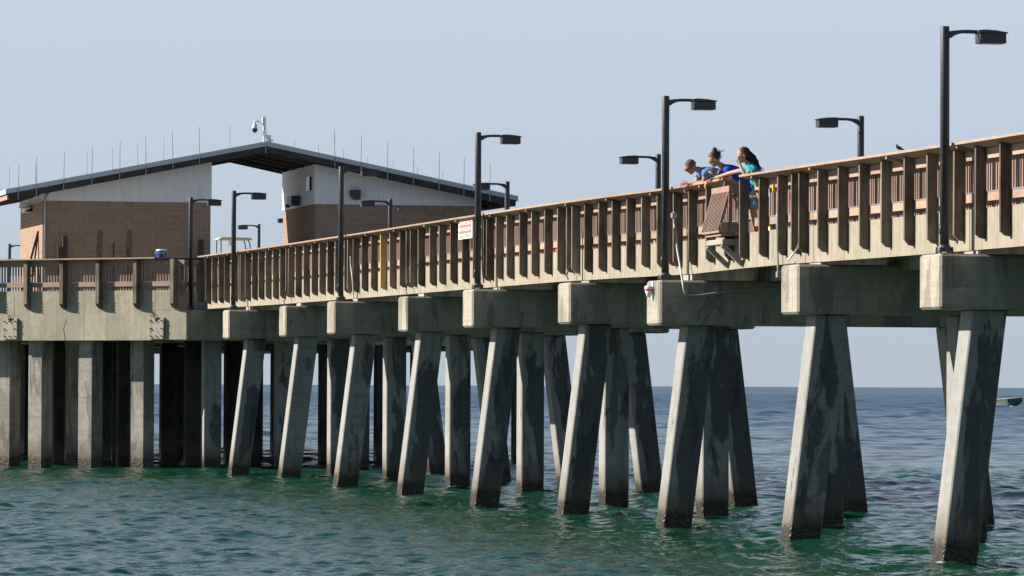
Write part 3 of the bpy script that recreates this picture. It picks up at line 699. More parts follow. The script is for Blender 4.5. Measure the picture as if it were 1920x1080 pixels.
# lightning rods
def rtop(y): return 10.62 - abs(y-6.36)*0.1985
k = 0
for y in [-2.027,-1.422,-0.513,0.434,1.366,2.256,3.166,4.069,6.32,8.69,9.581,10.503,11.399,12.289,13.152,14.064]:
    mb = MB(); zt = rtop(y)+0.90 if y != -2.027 else rtop(y)+0.78; mb.tube([(XG+0.98, y, rtop(y)-0.40), (XG+0.98, y+random.uniform(-.03,.03), zt)], [0.016,0.010], 6); mb.build('lightning_rod', M['whitepipe'], bld)
for y in [-1.45,-0.539,1.272,2.172,3.055,3.979,6.336,8.646,9.516,10.419,11.295,12.212,13.102,14.013]:
    mb = MB(); mb.tube([(XB-0.3, y, rtop(y)-0.05), (XB-0.3, y, rtop(y)+0.95)], [0.013,0.008], 6); mb.build('lightning_rod', M['whitepipe'], bld)
# downspout, opening, vent, fixtures
mb = MB(); mb.tube([(XG+0.06,-1.02,4.95),(XG+0.06,-1.02,8.55),(XG+0.06,-0.97,8.75),(XG+0.06,-0.8,8.87),(XG+0.06,-0.5,8.93),(XG+0.1,-0.1,9.0),(XG+0.1,0.2,9.06)], 0.032, 8); mb.build('drain_pipe', M['zinc'], bld, smooth=True)
mb = MB(); mb.box(-97.7,-95.16,8.13,8.199,5.0,7.35)
mb.build('dark_opening', M['glassdark'], bld)
mb = MB(); mb.box(-94.9,-94.3,8.10,8.17,9.05,9.52)
for q in range(4): mb.box(-94.88,-94.32,8.08,8.10,9.09+q*0.11,9.14+q*0.11)
mb.build('vent_window', M['glassdark'], bld)
mb = MB(); mb.box(-97.3,-96.5,7.85,8.16,8.62,8.95); mb.lathe([(0.06,0),(0.1,0.05),(0.06,0.12)], (-97.2,7.85,8.56), 10); mb.build('loudspeaker', M['black'], bld)
mb = MB(); mb.extr([(XG+0.33,9.36,9.05),(XG+0.33,9.72,9.05),(XG+0.33,9.70,8.72),(XG+0.33,9.50,8.72),(XG+0.33,9.36,8.86)], (-0.28,0,0)); mb.build('wall_speaker', M['black'], bld)
mb = MB(); mb.lathe([(0.03,-0.06),(0.055,-0.03),(0.055,0.03),(0.02,0.05)], (XG+0.08,11.05,8.42), 10); mb.build('wall_light', M['zinc'], bld)
mb = MB(); mb.box(-97.6,-96.6,-1.36,-1.12,8.28,8.42); mb.extr([(-97.6,-1.40,8.26),(-97.6,-1.12,8.42),(-97.6,-1.12,8.30)], (1.0,0,0)); mb.build('wall_light', M['whiteplastic'], bld)
mb = MB(); mb.lathe([(0.05,-0.05),(0.05,0.05),(0.02,0.07)], (XG+0.06,2.02,6.60), 10); mb.build('outlet_box', M['zinc'], bld)
# brown steel posts against the front wall
for (y0, w_, zt, nm, lb) in ((-0.62,0.15,7.02,'short brown steel post, left of a pair against the block wall',1),(-0.46,0.17,7.36,'taller brown steel post of the pair at the left of the block wall',1),(4.13,0.18,7.30,'broad dark brown steel post right of the blue cooler',1),(1.24,0.055,7.16,'thin brown rod standing between the two wall stains',0),(2.0-0.26,0.04,6.95,'thinnest brown rod, left of the round outlet box',0)):
    mb = MB(); mb.box(XG+0.30, XG+0.30+w_*0.6, y0, y0+w_, 4.9, zt); mb.box(XG+0.27, XG+0.33+w_*0.6, y0-0.02, y0+w_+0.02, 4.9, 4.93)
    tag(mb.build('steel_post', M['brownsteel'], None, bevel=0.008), nm, 'post', 'brown posts in front of the block wall')
mb = MB()
for y in (0.77, 1.77):
    ys = [y+0.1+0.02*math.sin(q*1.7) for q in range(8)]
    mb.extr([(XG+0.006, y-0.02+0.02*math.sin(q*2.1), 5.0+q*0.37) for q in range(8)]+[(XG+0.006, y+0.15+0.02*math.sin(q*1.3), 5.0+q*0.37) for q in range(7,-1,-1)], (0.004,0,0))
n_ = N('brown_wall_stain'); f_ = n_.noise(n_.P, 7, 5, 0.7); n_.fin(n_.mix(n_.ramp(f_,0.35,0.65),(0.12,0.075,0.05),(0.23,0.15,0.10)),0.95,0.1); M['stain'] = n_.mat
mb.build('wall_stain', M['stain'], bld)

# security camera on the ridge
sc_ = thing('security_camera', 'white dome security camera on a bracket arm above the roof ridge', 'camera', (XG+0.7, 6.36, 10.62))
X = XG+0.7
mb = MB(); mb.tube([(X,6.30,10.6),(X,6.30,11.42)], 0.035, 10); mb.box(X-0.05,X+0.05,6.24,6.36,11.15,11.45); mb.build('mast', M['whiteplastic'], sc_)
mb = MB(); mb.tube([(X,6.28,11.18),(X,6.17,11.26),(X,6.1,11.31),(X,5.99,11.31),(X,5.96,11.24)], 0.028, 8); mb.build('bracket', M['whiteplastic'], sc_, smooth=True)
mb = MB(); mb.lathe([(0.03,0.27),(0.05,0.25),(0.085,0.18),(0.10,0.10),(0.10,0.08)], (X,5.985,10.98), 16); hd = mb.build('housing', M['whiteplastic'], sc_, smooth=True)
mb = MB(); mb.lathe([(0.095,0.08),(0.095,0.03),(0.075,-0.03),(0.04,-0.065),(0.01,-0.075)], (X,5.985,10.98), 16); mb.build('dome', M['glassdark'], sc_, smooth=True)
mb = MB(); mb.box(X-0.1,X+0.1,6.38,6.53,10.58,10.84); mb.box(X-0.02,X+0.02,6.53,6.62,10.65,10.69); mb.build('junction_box', M['whiteplastic'], sc_)
mb = MB(); mb.tube([(X+0.03,6.31,11.12),(X+0.05,6.36,11.0),(X+0.05,6.37,10.85),(X+0.04,6.36,10.7)], 0.012, 6); mb.build('cable', M['black'], sc_)

# cooler on the platform rail
q = Vector(fp(0.91,-0.02,0)); c3 = thing('drink_cooler', 'round blue drink cooler with white lid standing on the platform rail', 'cooler', (q.x,q.y,5.985))
mb = MB(); mb.lathe([(0.135,0),(0.15,0.02),(0.168,0.21)], (q.x,q.y,5.99), 24); mb.build('tub', M['blue'], c3, smooth=False)
mb = MB(); mb.lathe([(0.175,0.21),(0.178,0.23),(0.165,0.258),(0.14,0.268)], (q.x,q.y,5.99), 24); mb.build('lid', M['whiteplastic'], c3)
for s in (-1,1):
    v = Rv*s; b = Vector((q.x,q.y,0))
    mb = MB(); mb.tube([L3(b+v*0.165,6.17),L3(b+v*0.205,6.18),L3(b+v*0.19,6.12),L3(b+v*0.165,6.09)], 0.012, 6); mb.build('handle', M['whiteplastic'], c3)
zax = -Fv.copy(); zax.z = 0; zax.normalize(); xax = Vector((0,0,1)).cross(zax)
mt = Matrix((xax, Vector((0,0,1)), zax)).transposed().to_4x4(); mt.translation = Vector((q.x,q.y,6.135)) + zax*0.164
text_mesh('lettering', 'IGLOO', 0.085, M['signwhite'], c3, mt, 0.004, bold=0.002)
mb = MB(); b = Vector((q.x,q.y,0))+zax*0.135+xax*0.085; mb.hexa([L3(b,6.02),L3(b+xax*.025,6.02),L3(b+xax*.025+zax*.02,6.02),L3(b+zax*.02,6.02),L3(b,6.06),L3(b+xax*.025,6.06),L3(b+xax*.025+zax*.02,6.06),L3(b+zax*.02,6.06)]); mb.build('spigot', M['whiteplastic'], c3)

c3.scale = (0.9, 0.9, 0.9)
# golf cart canopy beyond the gap
gc = thing('golf_cart', 'golf cart with tan canopy roof parked beyond the building gap', 'golf cart', (-112.2, 8.4, 4.9))
gy0, gy1, gz = 7.75, 9.0, 7.93
mb = MB(); mb.extr([(-111.6, gy0-0.05, gz-0.05),(-111.6, gy0+0.1, gz+0.045),(-111.6, gy1-0.05, gz+0.035),(-111.6, gy1+0.02, gz-0.03),(-111.6,gy1+0.02,gz-0.05)], (-1.15,0,0)); mb.build('canopy', M['tan'], gc)
for xx in (-111.65, -112.7):
    mb = MB(); mb.tube([(xx,gy0+0.08,5.6),(xx,gy0+0.08,gz-0.03)], 0.022, 6); mb.build('canopy_leg', M['black'], gc)
    mb = MB(); mb.tube([(xx,gy1-0.05,5.6),(xx,gy1-0.06,gz-0.25),(xx,gy1-0.13,gz-0.04)], 0.022, 6); mb.build('canopy_leg', M['black'], gc)
mb = MB(); mb.box(-112.7,-111.6,7.3,9.3,5.3,5.75); mb.box(-112.7,-111.6,8.1,8.35,5.75,6.3); mb.box(-112.7,-111.6,8.35,8.9,5.75,5.95); mb.build('body', M['signwhite'], gc, bevel=0.05)
for xx in (-111.55,-112.75):
    for yy in (7.65, 8.95):
        mb = MB(); mb.tube([(xx-0.08,yy,5.16),(xx+0.08,yy,5.16)], 0.23, 16); mb.build('wheel', M['black'], gc)
mb = MB(); mb.box(-112.3,-112.0,8.22,8.40,gz-0.26,gz-0.05); mb.build('hanging_notice', M['signwhite'], gc)
mb = MB(); mb.box(-111.68,-111.64,gy0+0.1,8.45,6.95,7.05); mb.build('windscreen_rail', M['zinc'], gc)
mb = MB(); mb.box(-111.63,-111.6,8.8,8.95,gz-0.46,gz-0.41); mb.bar((-111.6,8.82,gz-0.38),(-111.6,8.93,gz-0.50),0.02,0.03); mb.build('ribbon', M['yellow'], gc)

# folded wooden frame leaning at the left of the building
fr = thing('wooden_a_frame', 'reddish wooden A-frame leaning beside the lit left wall', 'frame', (-90, -1.5, 4.9))
for (a, b, w_) in (((-90.5,-2.25,5.0),(-90.5,-1.62,7.42),0.07),((-90.5,-1.9,5.0),(-90.5,-1.62,7.42),0.05),((-90.5,-1.62,7.42),(-90.5,-1.56,5.0),0.03),((-90.5,-2.05,5.9),(-90.5,-1.7,6.0),0.05)):
    mb = MB(); mb.bar(a, b, w_, w_, (1,0,0)); mb.build('leg', M['brownsteel'], fr)

# ------------------------------------------------------------------ sign on the rail
sg = thing('warning_sign', 'white framed faded red warning sign on the pier railing beside a lamp post', 'sign', (-32.5, 0.30, 5.64))
zt, zb_ = 5.865, 5.45
mb = MB(); mb.box(-33.22,-31.87,0.298,0.314,zb_,zt); mb.build('frame', M['signwhite'], sg)
mb = MB(); mb.box(-33.13,-31.96,0.292,0.299,zb_+0.03,zt-0.03); mb.build('panel', M['signred'], sg)
for j, tx in enumerate(('NO FISHING, DIVING,', 'SWIMMING OR SURFING', 'WITHIN 300 FEET OF PIER')):
    mt = Matrix(((1,0,0,-32.545),(0,0,-1,0.291),(0,1,0,zt-0.098-j*0.122),(0,0,0,1)))
    t = text_mesh('lettering', tx, 0.105, M['signwhite'], sg, mt, 0.001, bold=0.002)
    w_ = max(v.co.x for v in t.data.vertices)-min(v.co.x for v in t.data.vertices); cx = -32.545
    for v in t.data.vertices: v.co.x = cx+(v.co.x-cx)*(1.12/w_ if j < 2 else 1.15/w_)

# ------------------------------------------------------------------ lowered rail bay (knee space box)
nb = thing('slatted_rail_bay', 'slanting slatted wooden box built out from the rail on a concrete bracket', 'rail bay', (-12.1, 0.2, 4.8))
xa, xb = -12.62, -11.60
def sl(x, f): # point on slanting front, f = 0 top, 1 bottom
    return (x, 0.22-0.20*f, fb(x)+1.30-0.69*f)
mb = MB(); x = xa
for q in range(12):
    x = xa + (xb-xa-0.034)*q/11; p0, p1 = Vector(sl(x,0.02)), Vector(sl(x,1.0))
    mb.bar(p0+Vector((0.017,0,0)), p1+Vector((0.017,0,0)), 0.040 if q in (0,11) else 0.032, 0.05, (0,-1,0.3))
mb.build('slat_panel', M['picket'], nb)
mb = MB(); mb.bar((xa-0.04,0.20,fb(xa)+1.29),(xb+0.03,0.20,fb(xb)+1.29),0.04,0.095); mb.build('top_board', M['board'], nb)
mb = MB(); mb.bar((xa-0.02,0.04,fb(xa)+0.60),(xb+0.02,0.04,fb(xb)+0.60),0.05,0.05); mb.build('bottom_board', M['picket'], nb)
mb = MB(); mb.bar((xb,0.22,fb(xb)+1.27),(xb,0.52,fb(xb)+1.27),0.04,0.12,(0,0,1)); mb.build('side_board', M['board'], nb); mb = MB(); mb.bar((xb,0.04,fb(xb)+0.66),(xb,0.50,fb(xb)+0.66),0.04,0.17,(0,0,1)); mb.build('side_board', M['board'], nb)
for yy in (0.20, 0.36):
    mb = MB(); mb.bar((xb+0.03,yy,fb(xb)+0.60),(xb+0.03,yy,fb(xb)+1.22),0.034,0.05,(0,1,0)); mb.build('upright', M['picket'], nb)
mb = MB(); mb.bar((xa,0.22,fb(xa)+1.27),(xa,0.52,fb(xa)+1.27),0.04,0.12,(0,0,1)); mb.build('side_board', M['board'], nb); mb = MB(); mb.bar((xa,0.04,fb(xa)+0.66),(xa,0.50,fb(xa)+0.66),0.04,0.17,(0,0,1)); mb.build('side_board', M['board'], nb)
mb = MB(); mb.box(xa+0.05,xb-0.02,0.06,YF,fb(-12)+0.525,fb(-12)+0.56); mb.build('floor_board', M['board'], nb)
mb = MB(); mb.box(-12.70,-11.66,0.10,YF,fb(-12)+0.385,fb(-12)+0.475); mb.build('bracket_shelf', M['cap'], nb, bevel=0.01)
for xx in (-12.66,-11.76):
    mb = MB(); mb.bar((xx,0.12,fb(xx)+0.38),(xx,YF,fb(xx)+0.06),0.08,0.07,(1,0,0)); mb.build('brace', M['deckconc'], nb)
mb = MB(); mb.bar((NOTCH[0]-0.03,0.24,fb(-12)+1.39),(NOTCH[0]-0.03,0.60,fb(-12)+1.30),0.036,0.16); mb.build('end_board', M['picket'], nb)

# ------------------------------------------------------------------ conduits and cables
def pipe(label, pts, r, mat, cat='conduit', name='conduit_pipe', box=None):
    P_ = [Vector(p) for p in pts]; P_ = [P_[0]*2-P_[1]] + P_ + [P_[-1]*2-P_[-2]]; fine_ = []
    for i in range(1, len(P_)-2):
        p0, p1, p2, p3 = P_[i-1:i+3]
        for q in range(5):
            t = q/5; fine_.append(0.5*((2*p1)+(p2-p0)*t+(2*p0-5*p1+4*p2-p3)*t*t+(3*p1-p0-3*p2+p3)*t**3))
    fine_.append(P_[-2])
    mb = MB(); mb.tube(fine_, r*0.85, 10)
    if not box:
        return tag(mb.build(name, M[mat], None, smooth=True), label, cat)
    e_ = thing(name, label, cat, tuple(P_[1])); mb.build('tube', M[mat], e_, smooth=True)
    mb = MB(); mb.box(*box); mb.build('junction_box', M['zinc'], e_, bevel=0.006)
pipe('white conduit dropping from a grey box beside the second lamp and running along the cap', [(-15.42,0.27,5.4),(-15.42,0.27,5.2),(-15.30,0.27,5.0),(-15.2,0.27,4.75),(-15.0,0.27,4.45),(-14.78,0.26,4.15),(-14.75,0.28,4.03),(-14.75,0.34,3.97),(-14.75,0.5,3.955),(-14.75,0.85,4.0),(-14.75,1.5,4.07),(-14.75,2.6,4.12)], 0.022, 'whitepipe', box=(-15.50,-15.38,0.23,0.31,5.29,5.38))
pipe('white conduit with yellow lever standing on the edge beam right of the people', [(-9.35,0.36,5.15),(-9.35,0.36,4.95),(-9.42,0.38,4.8),(-9.42,0.40,4.2)], 0.02, 'whitepipe', box=(-9.46,-9.38,0.37,0.46,4.14,4.24))
mb = MB(); mb.box(-9.40,-9.36,0.29,0.33,5.50,5.62); tag(mb.build('yellow_bracket', M['yellow'], None, bevel=0.005), 'small yellow clamp fixed to the rail right of the people', 'clamp')
pipe('black cable loop below the post pair right of the people', [(-8.05,0.36,4.7),(-8.15,0.33,4.55),(-8.25,0.24,4.40),(-8.2,0.22,4.36),(-8.0,0.26,4.34)], 0.016, 'zinc', 'cable', 'cable')
pipe('dark cable loop hanging at the fourth bent post pair', [(-23.2,0.36,4.8),(-23.3,0.33,4.68),(-23.45,0.30,4.5),(-23.35,0.30,4.42)], 0.016, 'black', 'cable', 'cable')
pipe('thin brown rod standing on the fourth bent cap', [(-22.2,0.3,4.36),(-22.2,0.3,5.28)], 0.012, 'brownsteel', 'rod', 'thin_rod')
pipe('white conduit bending down beside the fourth lamp from the right', [(-45.35,0.30,5.42),(-45.3,0.30,5.2),(-45.1,0.30,4.9),(-45.0,0.3,4.6),(-44.9,0.28,4.42),(-44.5,0.32,4.38)], 0.02, 'whitepipe')
pipe('dark cable at the sixth bent post pair', [(-38.5,0.33,5.0),(-38.6,0.31,4.7),(-38.75,0.30,4.5),(-38.65,0.3,4.43)], 0.014, 'black', 'cable', 'cable')
pipe('rusty cable at the eighth bent post pair', [(-54.1,0.33,5.0),(-54.2,0.31,4.75),(-54.4,0.30,4.5),(-54.2,0.3,4.45)], 0.014, 'brownsteel', 'cable', 'cable')
pipe('black conduit running up the post beside the third lamp', [(-30.75,0.30,4.5),(-30.80,0.28,4.9),(-30.80,0.28,5.75),(-30.80,0.3,5.83)], 0.018, 'black')

# white and red float on the third bent
fl = thing('white_float', 'white float with a red band hung on the end of the third cap', 'float', (-15.3,-0.24,4.0))
mb = MB(); mb.lathe([(0.072,0.014),(0.075,0.035),(0.068,0.07),(0.05,0.08)], (-15.35,-0.19,4.05), 14); mb.lathe([(0.015,-0.12),(0.036,-0.11),(0.05,-0.055),(0.068,-0.008)], (-15.35,-0.19,4.05), 14); mb.build('shell', M['whiteplastic'], fl, smooth=True)
mb = MB(); mb.lathe([(0.070,-0.009),(0.077,0.0),(0.076,0.013),(0.072,0.015)], (-15.35,-0.19,4.05), 14); mb.build('band', M['red'], fl)
mb = MB(); mb.box(-15.40,-15.30,-0.13,-0.113,3.88,4.2); mb.build('bracket', M['whiteplastic'], fl)

# small things standing on the deck behind the lower rail
def small(name, cat, label, mk, mats):
    mb = MB(); mk(mb); tag(mb.build(name, mats), label, cat)
YS = 0.532
def dz(x): return fb(x)+0.569
small('red_can','can','small red can on the concrete edge beside the sign lamp post', lambda b: b.lathe([(0.022,0),(0.025,0.01),(0.025,0.10),(0.018,0.115)],(-29.55,YS,dz(-29.55)),14), [M['red']])
small('orange_lure_box','box','flat orange lure box on the concrete edge, right of the red can', lambda b: (b.box(-25.42,-25.14,YS-.025,YS+0.022,dz(-25.3)+.001,dz(-25.3)+0.075), b.box(-25.43,-25.13,YS-.027,YS+0.024,dz(-25.3)+0.076,dz(-25.3)+0.088)), [M['orange']])
small('pink_cup','cup','small pink cup on the concrete edge left of the sign', lambda b: b.lathe([(0.015,0),(0.02,0.05),(0.022,0.055)],(-33.64,YS,dz(-33.6)),12), [M['pink']])
small('second_red_can','can','tiny red can on the concrete edge beside the yellow post', lambda b: b.lathe([(0.02,0),(0.022,0.08),(0.018,0.09)],(-41.45,YS,dz(-41.45)),12), [M['red']])
def cup(b):
    b.lathe([(0.020,0),(0.025,0.058)],(-17.72,YS,dz(-17.7)),16); b.lathe([(0.026,0.0585),(0.026,0.075),(0.02,0.08)],(-17.72,YS,dz(-17.7)),16,1)
small('lidded_cup','cup','white cup with red lid on the concrete edge left of the second lamp', cup, [M['whiteplastic'], M['red']])
def cool(b):
    b.box(-10.86,-10.30,YS-.02,YS+0.02,dz(-10.5)+.001,dz(-10.5)+0.05); b.box(-10.88,-10.28,YS-.024,YS+0.024,dz(-10.5)+0.051,dz(-10.5)+0.075,1)
small('tackle_tray','tackle box','white tackle tray with yellow lid on the edge at the girl\'s feet', cool, [M['whiteplastic'], M['yellow']])
YS = 0.62
def dz(x): return fb(x)+0.381
small('grey_crate','crate','grey crate behind the rail right of the tallest lamp post', lambda b: (b.box(0.25,0.95,YS,YS+0.4,dz(0.5),dz(0.5)+0.26), b.box(0.22,0.98,YS-0.02,YS+0.42,dz(.5)+0.26,dz(.5)+0.285)), [M['whiteplastic']])
small('dark_bag','bag','dark blue bag slumped behind the lower rail near the right edge', lambda b: (b.lathe([(0.1,0),(0.22,0.05),(0.24,0.18),(0.16,0.28),(0.05,0.31)],(1.45,YS+0.27,dz(1.5)),14), b.lathe([(0.1,0),(0.2,0.05),(0.2,0.16),(0.1,0.24)],(1.85,YS+0.27,dz(1.5)),14)), [M['darkblue']])
small('white_bucket','bucket','white bucket behind the platform rail near the left edge', lambda b: (b.lathe([(0.13,0),(0.15,0.28),(0.155,0.30)],(fp(5.2,-0.35)[0],fp(5.2,-0.35)[1],4.92),16),), [M['whiteplastic']])
small('black_kettle','pot','dark round pot sitting above the lower rail near the left edge', lambda b: (b.lathe([(0.05,0),(0.12,0.04),(0.13,0.10),(0.08,0.16),(0.02,0.18)],(fp(5.2,-0.35)[0],fp(5.2,-0.35)[1],5.225),16),), [M['black']])
small('folded_tarp','tarp','pale plastic sheet lying behind the right end of the platform rail', lambda b: b.lathe([(0.3,0),(0.28,0.10),(0.18,0.17),(0.05,0.19)],(fp(1.1,-0.45)[0],fp(1.1,-0.45)[1],4.92),12), [M['whitepipe']])

# ------------------------------------------------------------------ bird on the rail
bd = thing('grackle', 'dark brown bird perched on the rail cap near the right', 'bird', (-2.855, 0.40, 5.80))
def skin_body(name, verts, edges, mat, parent, sub=2, root=0):
    me = bpy.data.meshes.new(name); me.from_pydata([v[:3] for v in verts], edges, [])
    o = bpy.data.objects.new(name, me); COL.objects.link(o)
    md = o.modifiers.new('skin', 'SKIN'); md.branch_smoothing = 0.6; md.use_smooth_shade = True
    for i, v in enumerate(verts):
        sv = me.skin_vertices[0].data[i]; r = v[3]; sv.radius = r if isinstance(r, tuple) else (r, r); sv.use_root = (i == root)
    sb = o.modifiers.new('sub', 'SUBSURF'); sb.levels = sub; sb.render_levels = sub
    dg = bpy.context.evaluated_depsgraph_get(); ev = o.evaluated_get(dg); m2 = bpy.data.meshes.new_from_object(ev)
    bpy.data.objects.remove(o); m2.name = name; m2.materials.clear(); m2.materials.append(mat)
    m2.polygons.foreach_set('use_smooth', [True]*len(m2.polygons))
    o = bpy.data.objects.new(name, m2); COL.objects.link(o); o.parent = parent; o.matrix_parent_inverse = parent.matrix_basis.inverted()
    return o
bz = 5.80; bX = -2.855
n_ = N('grackle_feather'); n_.fin(n_.mix(n_.ramp(n_.noise(n_.P,30,3,.6),.4,.6),(0.020,0.016,0.016),(0.055,0.038,0.028)),0.5,0.4); M['feather'] = n_.mat
skin_body('body', [(bX,0.33,bz+0.155,0.022),(bX,0.335,bz+0.125,0.020),(bX,0.345,bz+0.095,0.034),(bX,0.385,bz+0.075,0.040),(bX,0.43,bz+0.058,0.028),(bX,0.47,bz+0.042,(0.018,0.010)),(bX,0.53,bz+0.012,(0.022,0.006))], [(0,1),(1,2),(2,3),(3,4),(4,5),(5,6)], M['feather'], bd, 2, 3)
mb = MB(); mb.tube([(bX,0.335,bz+0.160),(bX,0.365,bz+0.158)], [0.008,0.001], 6); mb.build('beak', M['black'], bd)
for s in (-1,1):
    mb = MB(); mb.tube([(bX+s*0.012,0.395,bz+0.045),(bX+s*0.012,0.385,bz+0.02),(bX+s*0.012,0.375,bz-0.003)], 0.003, 5); mb.tube([(bX+s*0.012,0.35,bz-0.001),(bX+s*0.012,0.39,bz-0.003)],0.003,5); mb.build('leg', M['black'], bd)
mb = MB()
for s in (-1,1): mb.extr([(bX+s*0.036,0.36,bz+0.10),(bX+s*0.042,0.42,bz+0.085),(bX+s*0.02,0.50,bz+0.035),(bX+s*0.034,0.43,bz+0.045)], (s*0.006,0,0))
mb.build('wing', M['feather'], bd)

bd.scale = (0.68, 0.68, 0.68); bd.location = (-2.62, 0.26, 5.804)
# ------------------------------------------------------------------ people
def person(loc_x, label, J, E, parts, skinmat, group='people leaning on the pier rail'):
    pass
def hand(verts, edges, wrist_idx, wrist, palm_dir, side_dir, curl, r0=0.016, L=0.085):
    """palm + four fingers + thumb appended to the skeleton; palm_dir = where the fingers point, side_dir = thumb side, curl = direction fingers bend"""
    pd = Vector(palm_dir).normalized(); sd = Vector(side_dir).normalized(); cu = Vector(curl).normalized(); w = Vector(wrist)
    base = len(verts); k = w+pd*L*0.55
    verts.append((*k, (0.030, 0.016))); edges.append((wrist_idx, base))
    for q, ln in enumerate((0.068, 0.078, 0.072, 0.055)):
        off = sd*(0.030-0.020*q); a = w+pd*L*1.0+off; b = a+pd*ln*0.34+cu*ln*0.36; c = b-pd*ln*0.02+cu*ln*0.42
        i = len(verts); verts += [(*a, 0.0095), (*b, 0.0085), (*c, 0.0075)]; edges += [(base, i), (i, i+1), (i+1, i+2)]
    a = w+pd*L*0.35+sd*0.038; b = a+pd*0.03+sd*0.022+cu*0.008; i = len(verts); verts += [(*a, 0.011), (*b, 0.009)]; edges += [(wrist_idx, i), (i, i+1)]
def head_extras(root, C, fdir, up, mat, r=0.1, nose=True):
    """nose, ears, eyes and mouth on a head centred at C looking along fdir"""
    f = Vector(fdir).normalized(); u = Vector(up).normalized(); s = f.cross(u).normalized(); C = Vector(C)
    return f, u, s
def ellipsoid(name, C, ax, mat, parent, seg=20, ring=14, noise=0.0, cut=None):
    bm = bmesh.new(); bmesh.ops.create_uvsphere(bm, u_segments=seg, v_segments=ring, radius=1)
    a, b, c = [Vector(v) for v in ax]; rr = random.Random(5)
    kill = []
    for v in bm.verts:
        co = v.co.copy(); k = 1+rr.uniform(-noise, noise); v.co = Vector(C)+(a*co.x+b*co.y+c*co.z)*k
        if cut and cut(co): kill.append(v)
    if kill: bmesh.ops.delete(bm, geom=kill, context='VERTS')
    me = bpy.data.meshes.new(name); bm.to_mesh(me); bm.free(); me.materials.append(mat)
    me.polygons.foreach_set('use_smooth', [True]*len(me.polygons))
    o = bpy.data.objects.new(name, me); COL.objects.link(o); o.parent = parent; o.matrix_parent_inverse = parent.matrix_basis.inverted(); return o
def join_into(o, others):
    bm = bmesh.new(); bm.from_mesh(o.data)
    for q in others:
        bm.from_mesh(q.data)
        me = q.data; bpy.data.objects.remove(q); bpy.data.meshes.remove(me)
    bm.to_mesh(o.data); bm.free(); o.data.polygons.foreach_set('use_smooth', [True]*len(o.data.polygons))
def face(body, C, f, u, skin, root, glasses=False):
    """adds skull, nose, ears, brow, lips to the body mesh; eyes are children"""
    f = Vector(f).normalized(); u = (Vector(u)-f*Vector(u).dot(f)).normalized(); s = f.cross(u); C = Vector(C)
    add = [ellipsoid('t', C+u*0.012-f*0.004, (s*0.074, f*0.094, u*0.108), skin, root),
           ellipsoid('t', C+f*0.030-u*0.052, (s*0.053, f*0.057, u*0.060), skin, root),
           ellipsoid('t', C+f*0.094-u*0.022, (s*0.011, f*0.015, u*0.014), skin, root, 10, 8),
           ellipsoid('t', C+f*0.088+u*0.000, (s*0.009, f*0.013, u*0.028), skin, root, 10, 8),
           ellipsoid('t', C+f*0.080-u*0.056, (s*0.021, f*0.009, u*0.008), skin, root, 10, 8),
           ellipsoid('t', C+f*0.066-u*0.090, (s*0.022, f*0.017, u*0.016), skin, root, 10, 8),
           ellipsoid('t', C+s*0.076-u*0.012, (s*0.010, f*0.018, u*0.030), skin, root, 10, 8),
           ellipsoid('t', C-s*0.076-u*0.012, (s*0.010, f*0.018, u*0.030), skin, root, 10, 8)]
    join_into(body, add)
    for k in (-1,1):
        ellipsoid('eye', C+f*0.082+s*0.031*k+u*0.006, (s*0.013, f*0.010, u*0.009), M['glassdark'], root, 10, 8)
    return f, u, s
def V3(x, y, z): return Vector((x, y, z))

def shirt(name, verts, edges, mat, root, sub=2): return skin_body(name, verts, edges, mat, root, sub, 0)

# --- man in light blue polo leaning on his forearms
X = -14.05; dk = fb(X)+0.38
man = thing('person', 'greying man in light blue polo shirt and sunglasses leaning on his forearms', 'person', (X, 0.95, dk), 'people leaning on the pier rail')
rc = fb(X)+1.455
v = [(X,0.98,dk+0.93,0.12),(X,0.86,dk+1.10,0.10),(X,0.62,dk+1.27,0.10),(X,0.44,dk+1.31,0.085),(X,0.34,6.055,0.060),(X,0.245,6.075,0.056),
     (X+0.10,1.00,dk+0.86,0.095),(X+0.11,0.96,dk+0.48,0.062),(X+0.11,1.03,dk+0.10,0.042),(X+0.12,0.90,dk+0.035,0.036),
     (X-0.10,1.00,dk+0.86,0.095),(X-0.11,1.02,dk+0.48,0.062),(X-0.11,1.10,dk+0.10,0.042),(X-0.12,0.97,dk+0.035,0.036),
     (X+0.18,0.41,dk+1.27,0.060),(X+0.20,0.37,rc+0.045,0.044),(X+0.04,0.19,rc+0.040,0.030),(X-0.01,0.135,rc+0.035,0.026),
     (X-0.18,0.41,dk+1.27,0.060),(X-0.20,0.33,rc+0.045,0.044),(X-0.12,0.19,rc+0.02,0.030),(X-0.10,0.165,rc-0.005,0.026)]
e = [(0,1),(1,2),(2,3),(3,4),(4,5),(0,6),(6,7),(7,8),(8,9),(0,10),(10,11),(11,12),(12,13),(3,14),(14,15),(15,16),(16,17),(3,18),(18,19),(19,20),(20,21)]
hand(v, e, 17, (X-0.01,0.135,rc+0.035), (-0.45,-0.9,-0.1), (0.1,0,1), (-1,0.1,-0.3))
hand(v, e, 21, (X-0.10,0.165,rc-0.005), (0.1,-0.35,-1), (0,-1,0.2), (0.8,0.5,-0.3))
b = skin_body('body', v, e, M['skinman'], man, 2, 0)
hc = V3(X, 0.195, 6.095); f, u, s = face(b, hc, (0.05,-0.80,-0.60), (0,-0.60,0.80), M['skinman'], man)
ellipsoid('hair', hc+u*0.028-f*0.018, (s*0.084, f*0.100, u*0.103), M['hairgrey'], man, 28, 20, 0.035, cut=lambda c: (c.y > 0.30 and c.z < 0.45) or c.z < -0.45)
mb = MB()
